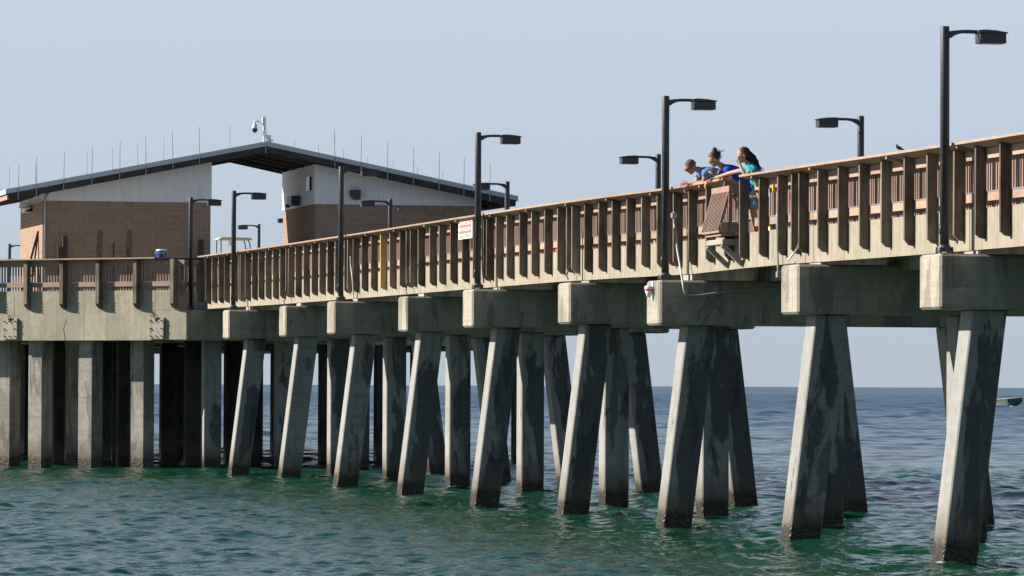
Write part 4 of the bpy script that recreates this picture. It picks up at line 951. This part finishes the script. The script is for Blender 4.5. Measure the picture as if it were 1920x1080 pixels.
for k in (-1,1): 
    p = hc+f*0.092+s*0.033*k+u*0.010; mb.extr([p+s*0.026+u*0.014, p-s*0.026+u*0.014, p-s*0.022-u*0.016, p+s*0.022-u*0.016], f*0.008)
    mb.bar(hc+f*0.085+s*0.070*k+u*0.016, hc-f*0.01+s*0.083*k+u*0.010, 0.006, 0.012)
mb.build('sunglasses', M['glassdark'], man)
v = [(X,0.98,dk+0.93,0.172),(X,0.86,dk+1.10,0.168),(X,0.63,dk+1.275,0.180),(X,0.44,dk+1.325,0.150),(X,0.345,6.040,0.085),
     (X+0.19,0.41,dk+1.27,0.092),(X+0.205,0.38,rc+0.12,0.078),(X-0.19,0.41,dk+1.27,0.092),(X-0.205,0.35,rc+0.12,0.078)]
shirt('polo_shirt', v, [(0,1),(1,2),(2,3),(3,4),(3,5),(5,6),(3,7),(7,8)], M['shirtlight'], man)
v = [(X,0.99,dk+0.88,0.168),(X+0.11,1.0,dk+0.78,0.12),(X+0.115,0.97,dk+0.50,0.095),(X-0.11,1.01,dk+0.78,0.12),(X-0.115,1.02,dk+0.50,0.095)]
shirt('shorts', v, [(0,1),(1,2),(0,3),(3,4)], M['khaki'], man)

# --- woman in royal blue shirt, bun, holding a phone
X = -12.80; dk = fb(X)+0.38; rc = fb(X)+1.455
w2 = thing('person', 'woman in royal blue shirt with windblown bun holding a dark phone', 'person', (X, 0.95, dk), 'people leaning on the pier rail')
v = [(X,0.92,dk+0.92,0.115),(X,0.80,dk+1.10,0.09),(X,0.62,dk+1.24,0.09),(X,0.47,dk+1.31,0.075),(X,0.365,6.08,0.048),(X,0.31,6.125,0.05),
     (X+0.09,0.95,dk+0.86,0.092),(X+0.10,0.93,dk+0.48,0.060),(X+0.10,1.00,dk+0.10,0.040),(X+0.10,0.88,dk+0.035,0.034),
     (X-0.09,0.95,dk+0.86,0.092),(X-0.10,0.98,dk+0.48,0.060),(X-0.10,1.06,dk+0.10,0.040),(X-0.10,0.94,dk+0.035,0.034),
     (X+0.16,0.44,dk+1.27,0.052),(X+0.20,0.50,rc+0.045,0.038),(X+0.08,0.34,rc+0.075,0.028),(X+0.03,0.265,rc+0.10,0.023),
     (X-0.16,0.44,dk+1.27,0.052),(X-0.22,0.42,rc+0.045,0.038),(X-0.20,0.26,rc+0.035,0.028),(X-0.19,0.19,rc+0.02,0.023)]
e = [(0,1),(1,2),(2,3),(3,4),(4,5),(0,6),(6,7),(7,8),(8,9),(0,10),(10,11),(11,12),(12,13),(3,14),(14,15),(15,16),(16,17),(3,18),(18,19),(19,20),(20,21)]
hand(v, e, 17, (X+0.03,0.265,rc+0.10), (-0.2,-0.6,0.75), (0.1,0.9,0.4), (-0.9,-0.1,0.2), L=0.075)
hand(v, e, 21, (X-0.19,0.19,rc+0.02), (0.1,-0.45,-0.9), (1,0,0), (0.1,0.5,-0.8), L=0.075)
b = skin_body('body', v, e, M['skin'], w2, 2, 0)
hc = V3(X, 0.265, 6.165); f, u, s = face(b, hc, (0.0,-0.86,-0.50), (0,-0.50,0.86), M['skin'], w2)
ha = ellipsoid('hair', hc+u*0.030-f*0.022, (s*0.086, f*0.103, u*0.105), M['hairbrown'], w2, 28, 20, 0.05, cut=lambda c: (c.y > 0.35 and c.z < 0.42) or c.z < -0.55)
ex = [ellipsoid('t', hc+V3(0,0.010,0.135), (s*0.05, f*0.05, u*0.055), M['hairbrown'], w2, 14, 10, 0.15), ellipsoid('t', hc+V3(0,0.055,0.085), (s*0.06, f*0.06, u*0.05), M['hairbrown'], w2, 14, 10, 0.15)]
ex.append(ellipsoid('t', hc+V3(0,0.0,0.175), (s*0.03, f*0.03, u*0.03), M['hairbrown'], w2, 12, 8, 0.2))
mb = MB(); rr = random.Random(3)
for q in range(26):
    p = hc+V3(rr.uniform(-.04,.04), rr.uniform(0.02,0.10), rr.uniform(0.0,0.15)); d = V3(rr.uniform(-.03,.03), rr.uniform(0.03,0.09), rr.uniform(-0.02,0.05))
    mb.tube([p, p+d*0.6+V3(0,0,rr.uniform(-.01,.02)), p+d], [0.004,0.003,0.001], 4)
t_ = mb.build('t', M['hairbrown'], w2); join_into(ha, ex+[t_])
v = [(X,0.92,dk+0.88,0.172),(X,0.82,dk+1.08,0.150),(X,0.62,dk+1.26,0.158),(X,0.47,dk+1.335,0.130),(X,0.395,6.045,0.070),
     (X+0.17,0.44,dk+1.27,0.075),(X+0.20,0.48,rc+0.11,0.062),(X-0.17,0.44,dk+1.27,0.075),(X-0.21,0.42,rc+0.11,0.062)]
shirt('shirt', v, [(0,1),(1,2),(2,3),(3,4),(3,5),(5,6),(3,7),(7,8)], M['shirtroyal'], w2)
v = [(X,0.94,dk+0.86,0.160),(X+0.10,0.95,dk+0.78,0.112),(X+0.10,0.94,dk+0.62,0.095),(X-0.10,0.96,dk+0.78,0.112),(X-0.10,0.98,dk+0.62,0.095)]
shirt('shorts', v, [(0,1),(1,2),(0,3),(3,4)], M['denim'], w2)
ph = thing('phone', 'dark phone in the hand of the woman in royal blue', 'phone', (X+0.03, 0.22, rc+0.15))
mb = MB(); mb.bar((X+0.03,0.155,rc+0.205),(X+0.03,0.275,rc+0.150),0.075,0.014,(0,0,1)); mb.build('case', M['glassdark'], ph, bevel=0.003)
cb_ = thing('camera_bag', 'black strap bag across the front of the woman in royal blue', 'bag', (X+0.08, 0.36, rc+0.13))
mb = MB(); mb.bar((X+0.16,0.28,rc+0.16),(X+0.16,0.43,rc+0.11),0.09,0.085,(0,0,1)); mb.build('pouch', M['black'], cb_, bevel=0.02, seg=2)

# --- girl in turquoise shirt, long loose hair
X = -11.42; dk = fb(X)+0.38; rc = fb(X)+1.455
w3 = thing('person', 'girl in turquoise shirt with long windblown hair, one hand raised to her face', 'person', (X, 0.9, dk), 'people leaning on the pier rail')
v = [(X,0.68,dk+0.88,0.105),(X,0.62,dk+1.06,0.08),(X,0.55,dk+1.19,0.085),(X,0.50,dk+1.27,0.07),(X,0.44,6.075,0.045),(X,0.41,6.12,0.05),
     (X+0.085,0.72,dk+0.80,0.085),(X+0.09,0.74,dk+0.44,0.055),(X+0.09,0.80,dk+0.10,0.036),(X+0.09,0.68,dk+0.035,0.032),
     (X-0.085,0.70,dk+0.80,0.085),(X-0.09,0.70,dk+0.44,0.055),(X-0.09,0.75,dk+0.10,0.036),(X-0.09,0.63,dk+0.035,0.032),
     (X+0.155,0.49,dk+1.225,0.048),(X+0.17,0.36,rc+0.03,0.036),(X+0.10,0.315,rc+0.17,0.026),(X+0.08,0.305,rc+0.22,0.022),
     (X-0.155,0.46,dk+1.22,0.048),(X-0.50,0.28,rc+0.10,0.034),(X-0.80,0.16,rc+0.045,0.026),(X-0.86,0.14,rc+0.035,0.022)]
e = [(0,1),(1,2),(2,3),(3,4),(4,5),(0,6),(6,7),(7,8),(8,9),(0,10),(10,11),(11,12),(12,13),(3,14),(14,15),(15,16),(16,17),(3,18),(18,19),(19,20),(20,21)]
hand(v, e, 17, (X+0.08,0.305,rc+0.22), (-0.25,-0.15,0.95), (-0.2,-0.9,0.2), (-0.5,0.6,0.5), L=0.075)
hand(v, e, 21, (X-0.86,0.14,rc+0.035), (-0.7,-0.6,-0.25), (0.5,-0.8,0), (0,-0.2,-1), L=0.075)
b = skin_body('body', v, e, M['skin'], w3, 2, 0)
hc = V3(X, 0.375, 6.170); f, u, s = face(b, hc, (0.0,-0.93,-0.36), (0,-0.36,0.93), M['skin'], w3)
ha = ellipsoid('hair', hc+u*0.026-f*0.030, (s*0.090, f*0.106, u*0.105), M['hairbrown'], w3, 28, 20, 0.05, cut=lambda c: (c.y > 0.35 and c.z < 0.50))
mb = MB(); rr = random.Random(11)
for q in range(420):
    a = V3(rr.uniform(-.075,.075), rr.uniform(0.02,0.10), rr.uniform(-0.06,0.08)); tz = -rr.uniform(0.22,0.40); ty = rr.uniform(0.08,0.30)
    p0 = hc+a; p3 = hc+V3(a.x*1.3+rr.uniform(-.04,.04), 0.06+ty*0.85, tz+0.02); wv = rr.uniform(-.02,.02)
    pts = [p0, p0.lerp(p3,.3)+V3(0,0.035+wv,0.03), p0.lerp(p3,.55)+V3(wv,0.03-wv,0.015), p0.lerp(p3,.8)+V3(-wv,wv,0), p3+V3(0,rr.uniform(0,.03),rr.uniform(-.02,.02))]
    mb.tube(pts, [0.006,0.007,0.006,0.004,0.001], 4)
t_ = mb.build('t', M['hairbrown'], w3)
e1 = ellipsoid('t', hc+V3(0,0.085,-0.03), (V3(0.075,0,0), V3(0,0.055,0.03), V3(0,-0.04,0.10)), M['hairbrown'], w3, 20, 14, 0.06)
e2 = ellipsoid('t', hc+V3(0,0.145,-0.15), (V3(0.065,0,0), V3(0,0.045,0.03), V3(0,-0.06,0.11)), M['hairbrown'], w3, 20, 14, 0.06)
join_into(ha, [t_, e1, e2])
v = [(X,0.68,dk+0.84,0.150),(X,0.62,dk+1.04,0.130),(X,0.55,dk+1.20,0.142),(X,0.50,dk+1.285,0.118),(X,0.455,6.045,0.062),
     (X+0.165,0.48,dk+1.225,0.070),(X+0.175,0.42,rc+0.085,0.058),(X-0.165,0.45,dk+1.21,0.068),(X-0.27,0.40,rc+0.14,0.055)]
shirt('shirt', v, [(0,1),(1,2),(2,3),(3,4),(3,5),(5,6),(3,7),(7,8)], M['shirtteal'], w3)
v = [(X,0.69,dk+0.82,0.148),(X+0.085,0.71,dk+0.72,0.10),(X+0.09,0.73,dk+0.56,0.090),(X-0.085,0.69,dk+0.72,0.10),(X-0.09,0.70,dk+0.56,0.090)]
shirt('shorts', v, [(0,1),(1,2),(0,3),(3,4)], M['denim'], w3)

# ------------------------------------------------------------------ motor boat
bo = thing('motor_boat', 'small pale green open boat heading right near the horizon', 'boat', (-506, 174.5, 0))
d = Vector((0.6,0.8,0)).normalized(); nn = Vector((0.8,-0.6,0))
c0 = Vector((-507.0, 173.0, 0))
secs = [(-4.2,0.95,0.10,0.75),(-2.5,1.05,0.08,0.80),(-0.5,1.05,0.05,0.88),(1.0,0.9,0.08,1.0),(2.1,0.5,0.22,1.10),(2.75,0.05,0.75,1.16)]
mb = MB(); rings = []
for (a, hw, kz, gz_) in secs:
    c = c0+d*a; rings.append([c-nn*hw*-1+V3(0,0,gz_), c+nn*hw*0.9+V3(0,0,gz_*0.62), c+nn*hw*0.55+V3(0,0,kz), c+V3(0,0,kz-0.12), c-nn*hw*0.55+V3(0,0,kz), c-nn*hw*0.9+V3(0,0,gz_*0.62), c-nn*hw+V3(0,0,gz_)])
V_ = [p for r_ in rings for p in r_]; F_ = []; 
for i in range(len(rings)-1):
    for j in range(6): F_.append((i*7+j, i*7+j+1, (i+1)*7+j+1, (i+1)*7+j))
F_.append(tuple(range(7)))
mb.add(V_, F_)
hl = mb.build('hull', [M['boatgreen'], M['boatdark']], bo)
for p in hl.data.polygons:
    cc = p.center; 
    if (cc-c0).dot(d) > 1.4: p.material_index = 1
mb = MB()
for s in (-1,1):
    pts = [c0+d*a+nn*s*hw+V3(0,0,gz_+0.02) for (a,hw,kz,gz_) in secs]; mb.tube(pts, 0.05, 6)
mb.build('gunwale', M['signwhite'], bo)
mb = MB(); c = c0; mb.hexa([c+d*-3.9+nn*-.85+V3(0,0,.3),c+d*1.2+nn*-.75+V3(0,0,.3),c+d*1.2+nn*.75+V3(0,0,.3),c+d*-3.9+nn*.85+V3(0,0,.3),c+d*-3.9+nn*-.85+V3(0,0,.36),c+d*1.2+nn*-.75+V3(0,0,.36),c+d*1.2+nn*.75+V3(0,0,.36),c+d*-3.9+nn*.85+V3(0,0,.36)]); mb.build('floor', M['signwhite'], bo)
mb = MB(); p = c0+d*-4.35; mb.hexa([p+nn*-.2+V3(0,0,.5),p+d*.4+nn*-.2+V3(0,0,.5),p+d*.4+nn*.2+V3(0,0,.5),p+nn*.2+V3(0,0,.5),p+nn*-.15+V3(0,0,1.15),p+d*.35+nn*-.15+V3(0,0,1.15),p+d*.35+nn*.15+V3(0,0,1.15),p+nn*.15+V3(0,0,1.15)]); mb.build('outboard_motor', M['black'], bo)
mb = MB(); rr = random.Random(2)
for q in range(16):
    p = c0+d*rr.uniform(-1.5,1.8)+nn*rr.uniform(.7,1.3); mb.lathe([(0.16*rr.uniform(.5,1),0.0),(0.12,0.05),(0.03,0.09)], (p.x,p.y,0.0), 8)
mb.build('bow_wave', M['signwhite'], bo)
